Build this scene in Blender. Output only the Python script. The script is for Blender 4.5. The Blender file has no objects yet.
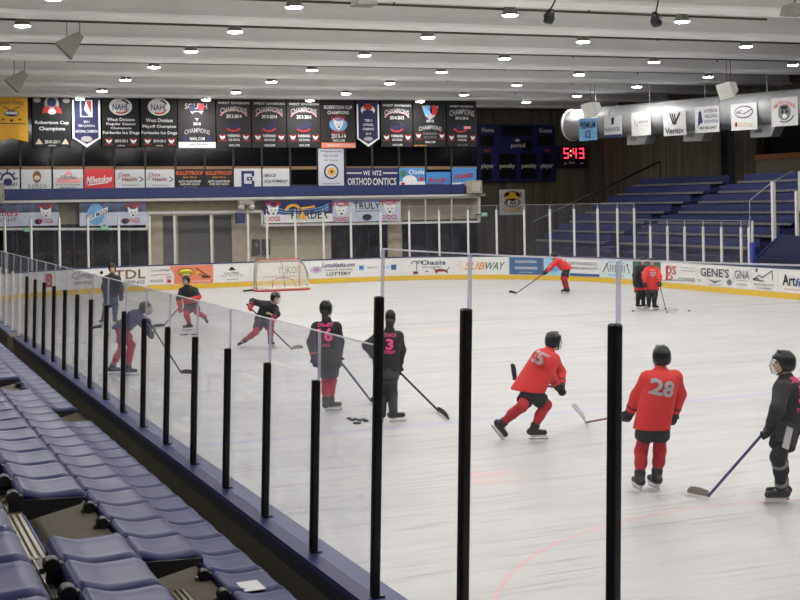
import bpy, bmesh, math, random
import numpy as np
from mathutils import Vector, Matrix
from mathutils.bvhtree import BVHTree
random.seed(7)
scn = bpy.context.scene
COL = scn.collection
PI = math.pi

# ------------------------------------------------------------------ camera
F_PX, PX0, PY0, TH, CAMH = 1300.0, 400.0, 203.7, 0.017, 3.4
YAW = math.radians(22.93)
FW = Vector((math.sin(YAW), math.cos(YAW), 0)); RT = Vector((math.cos(YAW), -math.sin(YAW), 0)); UP = Vector((0, 0, 1))
CAM = Vector((0, 0, CAMH))
cd = bpy.data.cameras.new('camera'); cam = bpy.data.objects.new('camera', cd); COL.objects.link(cam)
cd.sensor_width = 36; cd.lens = F_PX / 800 * 36; cd.shift_y = -(300 - PY0) / 800
cd.clip_start = 0.05; cd.clip_end = 300
cx = RT * math.cos(TH) - UP * math.sin(TH); cy = RT * math.sin(TH) + UP * math.cos(TH)
M = Matrix((cx, cy, -FW)).transposed().to_4x4(); M.translation = CAM
cam.matrix_world = M
scn.camera = cam

def ray(px, py):            # direction with unit forward depth
    u, v = px - PX0, py - PY0
    U = u * math.cos(TH) - v * math.sin(TH); V = u * math.sin(TH) + v * math.cos(TH)
    return FW + RT * (U / F_PX) - UP * (V / F_PX)
def at_d(px, py, d): return CAM + ray(px, py) * d
def at_z(px, py, z):
    r = ray(px, py); return CAM + r * ((z - CAMH) / r.z)
def at_y(px, py, Y):
    r = ray(px, py); return CAM + r * (Y / r.y)
def at_x(px, py, X):
    r = ray(px, py); return CAM + r * (X / r.x)
def proj(p):
    q = Vector(p) - CAM; d = q.dot(FW); U = q.dot(RT) / d * F_PX; V = -q.z / d * F_PX
    return (PX0 + U * math.cos(TH) + V * math.sin(TH), PY0 - U * math.sin(TH) + V * math.cos(TH))

# ------------------------------------------------------------------ materials
MATS = {}
def srgb(c):
    f = lambda x: x / 12.92 if x <= 0.04045 else ((x + 0.055) / 1.055) ** 2.4
    return tuple(f(x / 255) for x in c) + (1,)
def mat(name, rgb, rough=0.6, metal=0.0, var=0.08, scale=6.0, bump=0.0, stretch=None, spec=0.5):
    if name in MATS: return MATS[name]
    m = bpy.data.materials.new(name); m.use_nodes = True
    nt = m.node_tree; b = nt.nodes['Principled BSDF']
    b.inputs['Roughness'].default_value = rough; b.inputs['Metallic'].default_value = metal
    b.inputs['Specular IOR Level'].default_value = spec
    c = srgb(rgb)
    tc = nt.nodes.new('ShaderNodeTexCoord'); mp = nt.nodes.new('ShaderNodeMapping')
    nt.links.new(tc.outputs['Object'], mp.inputs['Vector'])
    if stretch: mp.inputs['Scale'].default_value = stretch
    nz = nt.nodes.new('ShaderNodeTexNoise'); nz.inputs['Scale'].default_value = scale; nz.inputs['Detail'].default_value = 4
    nt.links.new(mp.outputs['Vector'], nz.inputs['Vector'])
    rp = nt.nodes.new('ShaderNodeValToRGB')
    rp.color_ramp.elements[0].position = 0.3; rp.color_ramp.elements[1].position = 0.7
    rp.color_ramp.elements[0].color = tuple(x * (1 - var) for x in c[:3]) + (1,)
    rp.color_ramp.elements[1].color = tuple(min(1, x * (1 + var)) for x in c[:3]) + (1,)
    nt.links.new(nz.outputs['Fac'], rp.inputs['Fac']); nt.links.new(rp.outputs['Color'], b.inputs['Base Color'])
    if bump:
        bp = nt.nodes.new('ShaderNodeBump'); bp.inputs['Strength'].default_value = bump
        nt.links.new(nz.outputs['Fac'], bp.inputs['Height']); nt.links.new(bp.outputs['Normal'], b.inputs['Normal'])
    MATS[name] = m; return m
def emit(name, rgb, strength):
    if name in MATS: return MATS[name]
    m = bpy.data.materials.new(name); m.use_nodes = True; nt = m.node_tree
    b = nt.nodes['Principled BSDF']; b.inputs['Base Color'].default_value = srgb(rgb)
    b.inputs['Emission Color'].default_value = srgb(rgb); b.inputs['Emission Strength'].default_value = strength
    MATS[name] = m; return m
def glass(name, tint, haze, hazecol, gloss=0.5):
    m = bpy.data.materials.new(name); m.use_nodes = True; nt = m.node_tree; nt.nodes.clear()
    out = nt.nodes.new('ShaderNodeOutputMaterial')
    tr = nt.nodes.new('ShaderNodeBsdfTransparent'); tr.inputs['Color'].default_value = tint
    d1 = nt.nodes.new('ShaderNodeBsdfDiffuse'); d1.inputs['Color'].default_value = hazecol
    d2 = nt.nodes.new('ShaderNodeBsdfTranslucent'); d2.inputs['Color'].default_value = hazecol
    df = nt.nodes.new('ShaderNodeMixShader'); nt.links.new(d1.outputs[0], df.inputs[1]); nt.links.new(d2.outputs[0], df.inputs[2])
    gl = nt.nodes.new('ShaderNodeBsdfGlossy'); gl.inputs['Roughness'].default_value = 0.02
    ge = nt.nodes.new('ShaderNodeNewGeometry'); dt = nt.nodes.new('ShaderNodeVectorMath'); dt.operation = 'DOT_PRODUCT'
    nt.links.new(ge.outputs['Normal'], dt.inputs[0]); nt.links.new(ge.outputs['Incoming'], dt.inputs[1])
    prev = dt.outputs['Value']
    for op, v in (('ABSOLUTE', None), ('SUBTRACT', 1.0), ('POWER', 5.0), ('MULTIPLY', 0.96), ('ADD', 0.04), ('MULTIPLY', gloss)):
        ml = nt.nodes.new('ShaderNodeMath'); ml.operation = op
        if op == 'SUBTRACT': ml.inputs[0].default_value = 1.0; nt.links.new(prev, ml.inputs[1])
        else:
            nt.links.new(prev, ml.inputs[0])
            if v is not None: ml.inputs[1].default_value = v
        prev = ml.outputs[0]
    tc = nt.nodes.new('ShaderNodeTexCoord'); nz = nt.nodes.new('ShaderNodeTexNoise'); nz.inputs['Scale'].default_value = 2.5
    nz.inputs['Detail'].default_value = 6
    nt.links.new(tc.outputs['Object'], nz.inputs['Vector'])
    mr = nt.nodes.new('ShaderNodeMapRange'); mr.inputs[1].default_value = 0.35; mr.inputs[2].default_value = 0.75
    mr.inputs[3].default_value = haze * 0.7; mr.inputs[4].default_value = haze * 1.4
    nt.links.new(nz.outputs['Fac'], mr.inputs[0])
    m1 = nt.nodes.new('ShaderNodeMixShader'); m2 = nt.nodes.new('ShaderNodeMixShader')
    nt.links.new(mr.outputs[0], m1.inputs[0]); nt.links.new(tr.outputs[0], m1.inputs[1]); nt.links.new(df.outputs[0], m1.inputs[2])
    nt.links.new(ml.outputs[0], m2.inputs[0]); nt.links.new(m1.outputs[0], m2.inputs[1]); nt.links.new(gl.outputs[0], m2.inputs[2])
    nt.links.new(m2.outputs[0], out.inputs['Surface'])
    MATS[name] = m; return m

WHITE = mat('white_print', (226, 226, 222)); BLACK = mat('black_print', (22, 22, 24)); RED = mat('red_print', (190, 45, 45))
NAVY = mat('navy_print', (30, 38, 92)); GREY = mat('grey_print', (120, 120, 120)); GOLD = mat('gold_print', (222, 165, 50))
LBLUE = mat('light_blue_print', (110, 165, 215)); BROWN = mat('brown_print', (120, 85, 60)); GREEN = mat('green_print', (70, 120, 85))
ORANGE = mat('orange_print', (225, 150, 70)); PINK = mat('pink_print', (240, 75, 135)); SALMON = mat('salmon_print', (226, 130, 100))
SILVER = mat('silver_print', (170, 165, 165)); BEIGE = mat('beige_print', (205, 190, 165)); PALERED = mat('pale_red_print', (228, 150, 150))
YELLOW = mat('yellow_print', (235, 215, 80)); MBLUE = mat('mid_blue_print', (45, 85, 150)); DRED = mat('dark_red_print', (130, 40, 50))

# ------------------------------------------------------------------ mesh helpers
def link(name, me, m, parent=None):
    o = bpy.data.objects.new(name, me); COL.objects.link(o)
    if m: me.materials.append(m)
    if parent: o.parent = parent
    return o
def worg(o):
    v = Vector()
    while o: v += o.location; o = o.parent
    return v
class MB:
    def __init__(s): s.v = []; s.f = []
    def add(s, vs, fs):
        n = len(s.v); s.v += [tuple(p) for p in vs]; s.f += [tuple(i + n for i in f) for f in fs]; return s
    def hexa(s, p):         # 8 points: bottom 4 ccw, top 4
        return s.add(p, [(3, 2, 1, 0), (4, 5, 6, 7), (0, 1, 5, 4), (1, 2, 6, 5), (2, 3, 7, 6), (3, 0, 4, 7)])
    def box(s, c, sz, rz=0.0):
        c = Vector(c); hx, hy, hz = sz[0] / 2, sz[1] / 2, sz[2] / 2
        R = Matrix.Rotation(rz, 3, 'Z')
        return s.hexa([c + R @ Vector(q) for q in ((-hx, -hy, -hz), (hx, -hy, -hz), (hx, hy, -hz), (-hx, hy, -hz), (-hx, -hy, hz), (hx, -hy, hz), (hx, hy, hz), (-hx, hy, hz))])
    def lo_hi(s, a, b):
        return s.box([(a[i] + b[i]) / 2 for i in range(3)], [abs(b[i] - a[i]) for i in range(3)])
    def obox(s, a, b, w, h, up=(0, 0, 1)):      # bar from a to b
        a, b = Vector(a), Vector(b); d = (b - a).normalized(); sd = d.cross(Vector(up))
        if sd.length < 1e-4: sd = d.cross(Vector((1, 0, 0)))
        sd.normalize(); u = sd.cross(d)
        q = lambda p, i, j: p + sd * (w / 2 * i) + u * (h / 2 * j)
        return s.hexa([q(a, -1, -1), q(a, 1, -1), q(b, 1, -1), q(b, -1, -1), q(a, -1, 1), q(a, 1, 1), q(b, 1, 1), q(b, -1, 1)])
    def tube(s, pts, r, n=8, cap=True):
        pts = [Vector(p) for p in pts]; rs = r if isinstance(r, (list, tuple)) else [r] * len(pts)
        vs = []; ref = None
        for i, p in enumerate(pts):
            d = (pts[min(i + 1, len(pts) - 1)] - pts[max(i - 1, 0)]).normalized()
            if ref is None: ref = d.orthogonal().normalized()
            ref = (ref - d * ref.dot(d)).normalized(); o = d.cross(ref)
            for k in range(n):
                a = 2 * PI * k / n; vs.append(p + (ref * math.cos(a) + o * math.sin(a)) * rs[i])
        fs = []
        for i in range(len(pts) - 1):
            for k in range(n):
                fs.append((i * n + k, i * n + (k + 1) % n, (i + 1) * n + (k + 1) % n, (i + 1) * n + k))
        if cap: fs += [tuple(range(n - 1, -1, -1)), tuple(range((len(pts) - 1) * n, len(pts) * n))]
        return s.add(vs, fs)
    def lathe(s, c, prof, n=20):                # prof: (r, z) list
        c = Vector(c); vs = []
        for r, z in prof:
            for k in range(n):
                a = 2 * PI * k / n; vs.append(c + Vector((r * math.cos(a), r * math.sin(a), z)))
        fs = [(i * n + k, i * n + (k + 1) % n, (i + 1) * n + (k + 1) % n, (i + 1) * n + k) for i in range(len(prof) - 1) for k in range(n)]
        return s.add(vs, fs)
    def prism(s, poly, off):                    # poly of 3d points, extruded by off
        n = len(poly); off = Vector(off)
        return s.add([Vector(p) for p in poly] + [Vector(p) + off for p in poly],
                     [tuple(range(n - 1, -1, -1)), tuple(range(n, 2 * n))] + [(i, (i + 1) % n, n + (i + 1) % n, n + i) for i in range(n)])
    def mesh(s, name, smooth=False, org=None):
        me = bpy.data.meshes.new(name)
        vs = s.v if org is None else [tuple(Vector(p) - Vector(org)) for p in s.v]
        me.from_pydata(vs, [], s.f); me.validate()
        bm = bmesh.new(); bm.from_mesh(me); bmesh.ops.recalc_face_normals(bm, faces=bm.faces); bm.to_mesh(me); bm.free()
        if smooth:
            me.polygons.foreach_set('use_smooth', [True] * len(me.polygons))
        return me
    def build(s, name, m, parent=None, smooth=False, bevel=0.0, org=None):
        if parent is not None and org is None: org = worg(parent)
        me = s.mesh(name, smooth, org)
        o = link(name, me, m, parent)
        if org is not None and parent is None: o.location = org
        if bevel:
            b = o.modifiers.new('bevel', 'BEVEL'); b.width = bevel; b.segments = 2; b.limit_method = 'ANGLE'
        return o
def tag(o, label, cat, group=None):
    o['label'] = label; o['category'] = cat
    if group: o['group'] = group
    return o
def struct(o): o['kind'] = 'structure'; return o
def thing(name, loc, label, cat, group=None):
    o = bpy.data.objects.new(name, None); COL.objects.link(o); o.location = Vector(loc); o.empty_display_size = 0.1
    return tag(o, label, cat, group)

_tc = {}
def text2d(txt):                                # normalised to x 0..1, y 0..1
    if txt in _tc: return _tc[txt]
    cu = bpy.data.curves.new('t', 'FONT'); cu.body = txt; cu.resolution_u = 2; cu.offset = 0.035 if len(txt) <= 2 and txt.isdigit() else 0.014
    o = bpy.data.objects.new('t', cu); COL.objects.link(o)
    dg = bpy.context.evaluated_depsgraph_get(); me = bpy.data.meshes.new_from_object(o.evaluated_get(dg))
    bm = bmesh.new(); bm.from_mesh(me); x_ = [v.co.x for v in bm.verts] or [0]; big = (max(x_) - min(x_)) * .09 + .02
    if len(txt) <= 2:
        bmesh.ops.triangulate(bm, faces=bm.faces)
        for it in range(3):
            L = [q for q in bm.edges if q.calc_length() > big]
            if L: bmesh.ops.subdivide_edges(bm, edges=L, cuts=1); bmesh.ops.triangulate(bm, faces=bm.faces)
    bm.to_mesh(me); bm.free()
    vs = [(v.co.x, v.co.y) for v in me.vertices]; fs = [tuple(p.vertices) for p in me.polygons]
    bpy.data.objects.remove(o); bpy.data.curves.remove(cu); bpy.data.meshes.remove(me)
    if not vs: return [], [], 1
    x0, x1 = min(v[0] for v in vs), max(v[0] for v in vs); y0, y1 = min(v[1] for v in vs), max(v[1] for v in vs)
    r = ([((a - x0) / (x1 - x0 + 1e-9), (b - y0) / (y1 - y0 + 1e-9)) for a, b in vs], fs, (x1 - x0) / (y1 - y0 + 1e-9))
    _tc[txt] = r; return r

class Face:
    """a printed face: fn(u, v, off) -> point; u right 0..W, v down 0..Hh; marks are collected per colour and become children"""
    def __init__(s, fn, W, Hh, parent): s.fn = fn; s.W = W; s.H = Hh; s.p = parent; s.m = {}; s.layer = 1
    def _mb(s, m, nm): return s.m.setdefault((nm, m.name), (MB(), m, nm))[0]
    def poly(s, pts, m, nm='emblem', lay=1):    # pts normalised
        s._mb(m, nm).add([s.fn(u * s.W, v * s.H, 0.012 * lay) for u, v in pts], [tuple(range(len(pts)))]); return s
    def rect(s, u0, v0, u1, v1, m, nm='emblem', lay=1, n=1):
        for i in range(n):
            a, b = u0 + (u1 - u0) * i / n, u0 + (u1 - u0) * (i + 1) / n
            s.poly([(a, v0), (b, v0), (b, v1), (a, v1)], m, nm, lay)
        return s
    def ell(s, cu, cv, ru, rv, m, nm='emblem', lay=1, n=20, a0=0, a1=2 * PI):
        return s.poly([(cu + ru * math.cos(a0 + (a1 - a0) * k / n), cv + rv * math.sin(a0 + (a1 - a0) * k / n)) for k in range(n)], m, nm, lay)
    def arc(s, cu, cv, ru, rv, a0, a1, t, m, nm='emblem', lay=1, n=10):
        for k in range(n):
            b0, b1 = a0 + (a1 - a0) * k / n, a0 + (a1 - a0) * (k + 1) / n
            P = lambda b, q: (cu + ru * q * math.cos(b), cv + rv * q * math.sin(b))
            s.poly([P(b0, 1), P(b1, 1), P(b1, 1 - t), P(b0, 1 - t)], m, nm, lay)
        return s
    def line(s, u0, v0, u1, v1, t, m, nm='emblem', lay=1):
        du, dv = (u1 - u0) * s.W, (v1 - v0) * s.H; L = math.hypot(du, dv) + 1e-9; nu, nv = -dv / L * t / 2 / s.W, du / L * t / 2 / s.H
        return s.poly([(u0 + nu, v0 + nv), (u1 + nu, v1 + nv), (u1 - nu, v1 - nv), (u0 - nu, v0 - nv)], m, nm, lay)
    def text(s, txt, cu, cv, w, h, m, lay=2, slant=0.0, bend=0.0, rot=0.0):   # centre, width, cap height (normalised)
        vs, fs, asp = text2d(txt)
        if not vs: return s
        P = []
        for x, y in vs:
            u = (x - 0.5) * w + slant * (y - 0.5) * h; v = (0.5 - y) * h + bend * (4 * (x - 0.5) ** 2)
            v += rot * (x - 0.5) * w
            P.append(s.fn((cu + u) * s.W, (cv + v) * s.H, 0.012 * lay))
        s._mb(m, 'lettering').add(P, fs); return s
    def done(s):
        for mb, m, nm in s.m.values():
            mb.build(nm, m, s.p)
def plane_fn(o, U, V, N):
    o, U, V, N = Vector(o), Vector(U).normalized(), Vector(V).normalized(), Vector(N).normalized()
    return lambda u, v, off: o + U * u + V * v + N * off
# ================================================================== rink geometry
XL, XR, YA, YE, RC = 2.95, 28.8, 6.9, 53.4, 8.5
S_END0 = YE - RC - YA; ARC = RC * PI / 2
S1 = S_END0; S2 = S1 + ARC; S3 = S2 + (XR - XL - 2 * RC); S4 = S3 + ARC; S5 = S4 + 34.0
def rink(s, off=0.0, z=0.0):        # point on the boards; off>0 outward
    R = RC + off
    if s < 0:
        a = -s / RC; return Vector((XL + RC - R * math.cos(a), YA - R * math.sin(a), z))
    if s <= S1: return Vector((XL - off, YA + s, z))
    if s <= S2:
        a = (s - S1) / RC; return Vector((XL + RC - R * math.cos(a), YE - RC + R * math.sin(a), z))
    if s <= S3: return Vector((XL + RC + s - S2, YE + off, z))
    if s <= S4:
        a = (s - S3) / RC; return Vector((XR - RC + R * math.sin(a), YE - RC + R * math.cos(a), z))
    return Vector((XR + off, YE - RC - (s - S4), z))
def s_of(px, z=0.6, lo=S1 + 4, hi=S5):
    best = None; s = lo
    while s < hi:
        e = abs(proj(rink(s, 0, z))[0] - px)
        if best is None or e < best[0]: best = (e, s)
        s += 0.04
    return best[1]
def svals(a, b, step=0.5):
    n = max(1, int(math.ceil(abs(b - a) / step))); return [a + (b - a) * i / n for i in range(n + 1)]
def strip(mb, a, b, o0, o1, z0, z1, step=0.7):          # solid band along the boards
    S = svals(a, b, step); vs = []
    for s in S: vs += [rink(s, o0, z0), rink(s, o1, z0), rink(s, o1, z1), rink(s, o0, z1)]
    fs = [(0, 1, 2, 3), tuple(len(vs) - 4 + k for k in (3, 2, 1, 0))]
    for i in range(len(S) - 1):
        for k in range(4):
            fs.append((i * 4 + k, i * 4 + (k + 1) % 4, i * 4 + 4 + (k + 1) % 4, i * 4 + 4 + k))
    mb.add(vs, fs); return mb

# ------------------------------------------------------------------ ice with its painted lines
def ice_mat():
    m = bpy.data.materials.new('ice'); m.use_nodes = True; nt = m.node_tree; b = nt.nodes['Principled BSDF']
    N = nt.nodes.new; Lk = nt.links.new
    tc = N('ShaderNodeTexCoord'); sx = N('ShaderNodeSeparateXYZ'); Lk(tc.outputs['Object'], sx.inputs[0])
    def math_(op, a, c=None):
        n = N('ShaderNodeMath'); n.operation = op
        for i, q in enumerate((a, c)):
            if q is None: continue
            if isinstance(q, (int, float)): n.inputs[i].default_value = q
            else: Lk(q, n.inputs[i])
        return n.outputs[0]
    def noise(scale, stretch, rot=0.0, det=5, rough=0.6):
        mp = N('ShaderNodeMapping'); mp.inputs['Scale'].default_value = stretch; mp.inputs['Rotation'].default_value = (0, 0, rot)
        Lk(tc.outputs['Object'], mp.inputs['Vector'])
        n = N('ShaderNodeTexNoise'); n.inputs['Scale'].default_value = scale; n.inputs['Detail'].default_value = det; n.inputs['Roughness'].default_value = rough
        Lk(mp.outputs[0], n.inputs['Vector']); return n.outputs['Fac']
    def ramp(f, a, c):
        n = N('ShaderNodeMapRange'); n.inputs[1].default_value = a; n.inputs[2].default_value = c; Lk(f, n.inputs[0]); return n.outputs[0]
    def mix(f, a, c):
        n = N('ShaderNodeMix'); n.data_type = 'RGBA'
        if isinstance(f, (int, float)): n.inputs[0].default_value = f
        else: Lk(f, n.inputs[0])
        for i, q in ((6, a), (7, c)):
            if isinstance(q, tuple): n.inputs[i].default_value = q
            else: Lk(q, n.inputs[i])
        return n.outputs[2]
    base = mix(ramp(noise(0.35, (1, 1, 1)), 0.3, 0.7), srgb((185, 184, 181)), srgb((195, 193, 190)))
    # skate marks: long thin streaks in three directions
    for sc, st, rot, lo, hi, amt in ((0.5, (0.25, 1.2, 1), 0.25, 0.45, 0.75, 0.3), (1.0, (0.16, 1.6, 1), 0.35, 0.52, 0.75, 0.3), (2.0, (0.2, 2.0, 1), -0.45, 0.55, 0.75, 0.3), (1.6, (0.25, 2.2, 1), 1.0, 0.56, 0.75, 0.28), (6.0, (0.1, 2.2, 1), 0.5, 0.6, 0.66, 0.7), (5.0, (0.1, 2.2, 1), -0.8, 0.61, 0.67, 0.65), (3.0, (0.14, 1.8, 1), -0.2, 0.56, 0.66, 0.4)):
        f = math_('MULTIPLY', ramp(noise(sc, st, rot), lo, hi), amt)
        base = mix(f, base, srgb((150, 148, 144)))
    wear = ramp(noise(0.9, (1, 1, 1)), 0.3, 0.6)
    def band(coord, c, w): return math_('LESS_THAN', math_('ABSOLUTE', math_('SUBTRACT', coord, c)), w / 2)
    blue = math_('MULTIPLY', band(sx.outputs[1], 18.25, 0.28), math_('MULTIPLY', math_('ADD', wear, 0.5), 0.4))
    base = mix(blue, base, srgb((168, 166, 200)))
    far = math_('MULTIPLY', band(sx.outputs[1], 33.6, 0.22), math_('MULTIPLY', math_('ADD', wear, 0.35), 0.5))
    base = mix(far, base, srgb((140, 138, 142)))
    goal = math_('MULTIPLY', band(sx.outputs[1], 50.35, 0.08), 0.4)
    base = mix(goal, base, srgb((205, 140, 140)))
    def ring(cx_, cy_, r, w, amt, col):
        dx = math_('SUBTRACT', sx.outputs[0], cx_); dy = math_('SUBTRACT', sx.outputs[1], cy_)
        d = math_('SQRT', math_('ADD', math_('MULTIPLY', dx, dx), math_('MULTIPLY', dy, dy)))
        return d, mix(math_('MULTIPLY', band(d, r, w), amt), base, col)
    _, base = ring(8.57, 7.75, 4.16, 0.07, 0.4, srgb((215, 150, 150)))
    d, base = ring(at_z(489, 477, 0).x, at_z(489, 477, 0).y, 0.14, 0.3, 0.0, srgb((235, 150, 145)))
    worn = math_('MULTIPLY', math_('LESS_THAN', d, 0.42), math_('MULTIPLY', ramp(noise(2.2, (0.5, 3, 1), 0.3), 0.45, 0.6), 0.55))
    base = mix(worn, base, srgb((232, 160, 155)))
    _d, base = ring(14.6, 31.6, 0.0, 1.2, 0.18, srgb((235, 195, 160)))
    Lk(base, b.inputs['Base Color'])
    rr = N('ShaderNodeMapRange'); rr.inputs[3].default_value = 0.32; rr.inputs[4].default_value = 0.55; Lk(noise(1.5, (0.4, 1.5, 1)), rr.inputs[0])
    Lk(rr.outputs[0], b.inputs['Roughness']); b.inputs['Specular IOR Level'].default_value = 0.25
    bp = N('ShaderNodeBump'); bp.inputs['Strength'].default_value = 0.05; bp.inputs['Distance'].default_value = 0.02
    Lk(noise(3.0, (0.3, 2.5, 1), 0.2), bp.inputs['Height']); Lk(bp.outputs[0], b.inputs['Normal'])
    return m
b = MB()
per = [rink(s, 0.05) for s in svals(-ARC, S5, 0.6)]
per2 = [Vector((XR + .05, YA, 0))] + [Vector((XR - RC + (RC + .05) * math.cos(a), YA - (RC + .05) * math.sin(a), 0)) for a in [PI / 2 * k / 12 for k in range(1, 13)]]
b.prism(per + per2, (0, 0, -0.04))
struct(b.build('floor_ice', ice_mat()))
CONC = mat('concrete_floor', (120, 112, 100), 0.8, bump=0.1)
struct(MB().lo_hi((-8, -10, -0.25), (42, 68, -0.06)).build('floor', CONC))

# ------------------------------------------------------------------ boards
BW = mat('board_white', (222, 221, 217), 0.35, var=0.03); BY = mat('kick_yellow', (226, 186, 62), 0.4, var=0.06); CAPB = mat('cap_blue', (38, 47, 94), 0.45, var=0.1)
OUTW = mat('board_outside', (62, 58, 48), 0.7, var=0.15, bump=0.1, scale=3)
def boards(name, a, b_, out):
    o = struct(strip(MB(), a, b_, 0.0, 0.16, 0.0, 1.0).build(name, BW))
    k = strip(MB(), a, b_, -0.012, 0.0, 0.0, 0.2).build('kick_strip', BY, o)
    c = strip(MB(), a, b_, -0.02, 0.2, 1.0, 1.045).build('cap_rail', CAPB, o)
    return o
boards('wall_rink_end', S1, S3, 1); boards('wall_rink_corner', S3, S4, 1); boards('wall_rink_right', S4, S5 - 4, 1)
o = struct(strip(MB(), -4.5, 17.9, 0.0, 0.2, 0.0, 1.03).build('wall_rink_left', OUTW))
strip(MB(), -4.5, 17.9, -0.02, 0.0, 0.0, 1.03).build('inner_face', BW, o)
strip(MB(), -4.5, 17.9, -0.03, 0.225, 1.03, 1.075, 0.5).build('cap_rail', CAPB, o)
strip(MB(), -4.5, 17.9, 0.2, 0.215, 0.93, 1.03, 0.5).build('trim_strip', mat('dark_trim', (26, 28, 42)), o)
GATE = mat('gate_post', (104, 98, 84), 0.7)
tag(strip(MB(), 17.9, 18.5, 0.0, 0.26, 0.0, 1.08).build('gate_post', GATE), 'squat beige gate post ending the near boards at far left', 'post')
o = struct(strip(MB(), 18.5, S1, 0.0, 0.16, 0.0, 1.0).build('wall_rink_bench', mat('bench_wall', (30, 30, 34), .6)))
strip(MB(), 18.5, S1, -0.02, 0.2, 1.0, 1.045).build('cap_rail', CAPB, o)
# ------------------------------------------------------------------ near glass
PAD = mat('black_pad', (17, 17, 19), 0.35, spec=0.5); ALU = mat('aluminium', (178, 178, 186), 0.4, 0.2); WHT = mat('white_paint', (205, 203, 198), 0.5, var=0.05)
LILAC = mat('glass_edge', (150, 150, 182), 0.25)
GLT = glass('tall_glass', (0.99, 0.991, 0.994, 1), 0.008, (0.78, 0.79, 0.88, 1), 0.3)
GLE = glass('glass_joint', (0.93, 0.93, 0.97, 1), 0.45, (0.72, 0.72, 0.84, 1), 0.6)
GL = glass('near_glass', (0.985, 0.987, 0.993, 1), 0.055, (0.72, 0.76, 0.95, 1), 0.7)
GLF = glass('far_glass', (0.985, 0.987, 0.993, 1), 0.025, (0.6, 0.62, 0.75, 1), 0.35)
LEAN = 0.034
def gl(s, z, o=0.11): return rink(s, o - (z - 1.07) * LEAN, z)
def nrm(s): return (rink(s, 1) - rink(s, 0)).normalized()
ps = [0.25 + 1.105 * k for k in range(0, 21)]
near = [(-3.2, 1), (-1.97, 1), (-0.84, 1)] + [(s, 1 if i == 0 else 0) for i, s in enumerate(ps)]
ORD = ['first', 'second', 'third', 'fourth', 'fifth', 'sixth', 'seventh', 'eighth', 'ninth', 'tenth', 'eleventh', 'twelfth', 'thirteenth', 'fourteenth', 'fifteenth', 'sixteenth', 'seventeenth', 'eighteenth', 'nineteenth', 'twentieth', 'twenty-first', 'twenty-second', 'twenty-third', 'twenty-fourth', 'twenty-fifth', 'twenty-sixth', 'twenty-seventh', 'twenty-eighth', 'twenty-ninth', 'thirtieth']
for i, (s, tall) in enumerate(near):
    if i == 0: continue
    zt, zg = (2.855, 3.13) if tall else (2.23, 2.55)
    t = (rink(s + .02) - rink(s - .02)).normalized(); base = gl(s, 1.07)
    lab = ('tall black padded glass post nearest the camera, at right' if i == 1 else 'tall black padded glass post left of the nearest one' if i == 2 else 'tall black padded post where the high glass begins' if i == 3
           else 'short black padded post of the low glass, %s after the tall posts' % ORD[i - 4])
    th_ = thing('shield_post', base, lab, 'post', 'padded posts of the near glass')
    pale = s > 17.5
    if pale: lab = 'slim pale post of the low glass at far left, %s past the black ones' % ORD[i - 20]
    th_['label'] = lab
    p0, p1, p2 = gl(s, 1.075), gl(s, zt), gl(s, zg)
    n = nrm(s)
    MB().obox(p0 + n * .02, p1 + n * .02, 0.052 if not pale else .024, 0.055 if not pale else .03, up=n).build('pad', WHT if pale else PAD, th_, bevel=0.012)
    MB().obox(p1, p2, 0.018, 0.016, up=n).build('channel', GLE, th_)
    MB().obox(p0 - Vector((0, 0, .003)), p0 + Vector((0, 0, .012)), 0.058, 0.07, up=n).build('foot_plate', PAD, th_)
def pane(name, s0, s1, z0, zt, offn, m, label, group, th=0.012, edge=None):
    mb = MB(); S = svals(s0, s1, 0.4); vs = []
    for s in S:
        n = nrm(s)
        for z, d in ((z0, -th / 2), (z0, th / 2), (zt, th / 2), (zt, -th / 2)): vs.append(offn(s, z) + n * d)
    fs = [(0, 1, 2, 3), tuple(len(vs) - 4 + k for k in (3, 2, 1, 0))]
    for i in range(len(S) - 1):
        for k in range(4): fs.append((i * 4 + k, i * 4 + (k + 1) % 4, i * 4 + 4 + (k + 1) % 4, i * 4 + 4 + k))
    mb.add(vs, fs); o = tag(mb.build(name, m, None, org=vs[0]), label, 'glass pane', group)
    if edge:
        e = MB()
        for i in range(len(S) - 1): e.obox(offn(S[i], zt + 0.004), offn(S[i + 1], zt + 0.004), 0.012, 0.007)
        e.build('top_edge', edge, o)
    return o
EDGE = glass('glass_rim', (0.95, 0.95, 0.97, 1), 0.75, (0.92, 0.92, 0.95, 1), 0.5)
for i in range(len(near) - 1):
    (s0, t0), (s1, t1) = near[i], near[i + 1]
    tall = t0 and t1
    lab = (['tall clear pane at the right edge, nearest the camera', 'tall clear pane between the two nearest black posts', 'tall clear pane where the high glass meets the low glass'][i] if tall
           else 'low clear pane of the near glass, %s after the tall panes' % ORD[i - 3])
    pane('glass_pane', s0 + .012, s1 - .012, 1.078, 3.13 if tall else 2.55, gl, GLT if tall else GL, lab, 'panes of the near glass', edge=EDGE)
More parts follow.
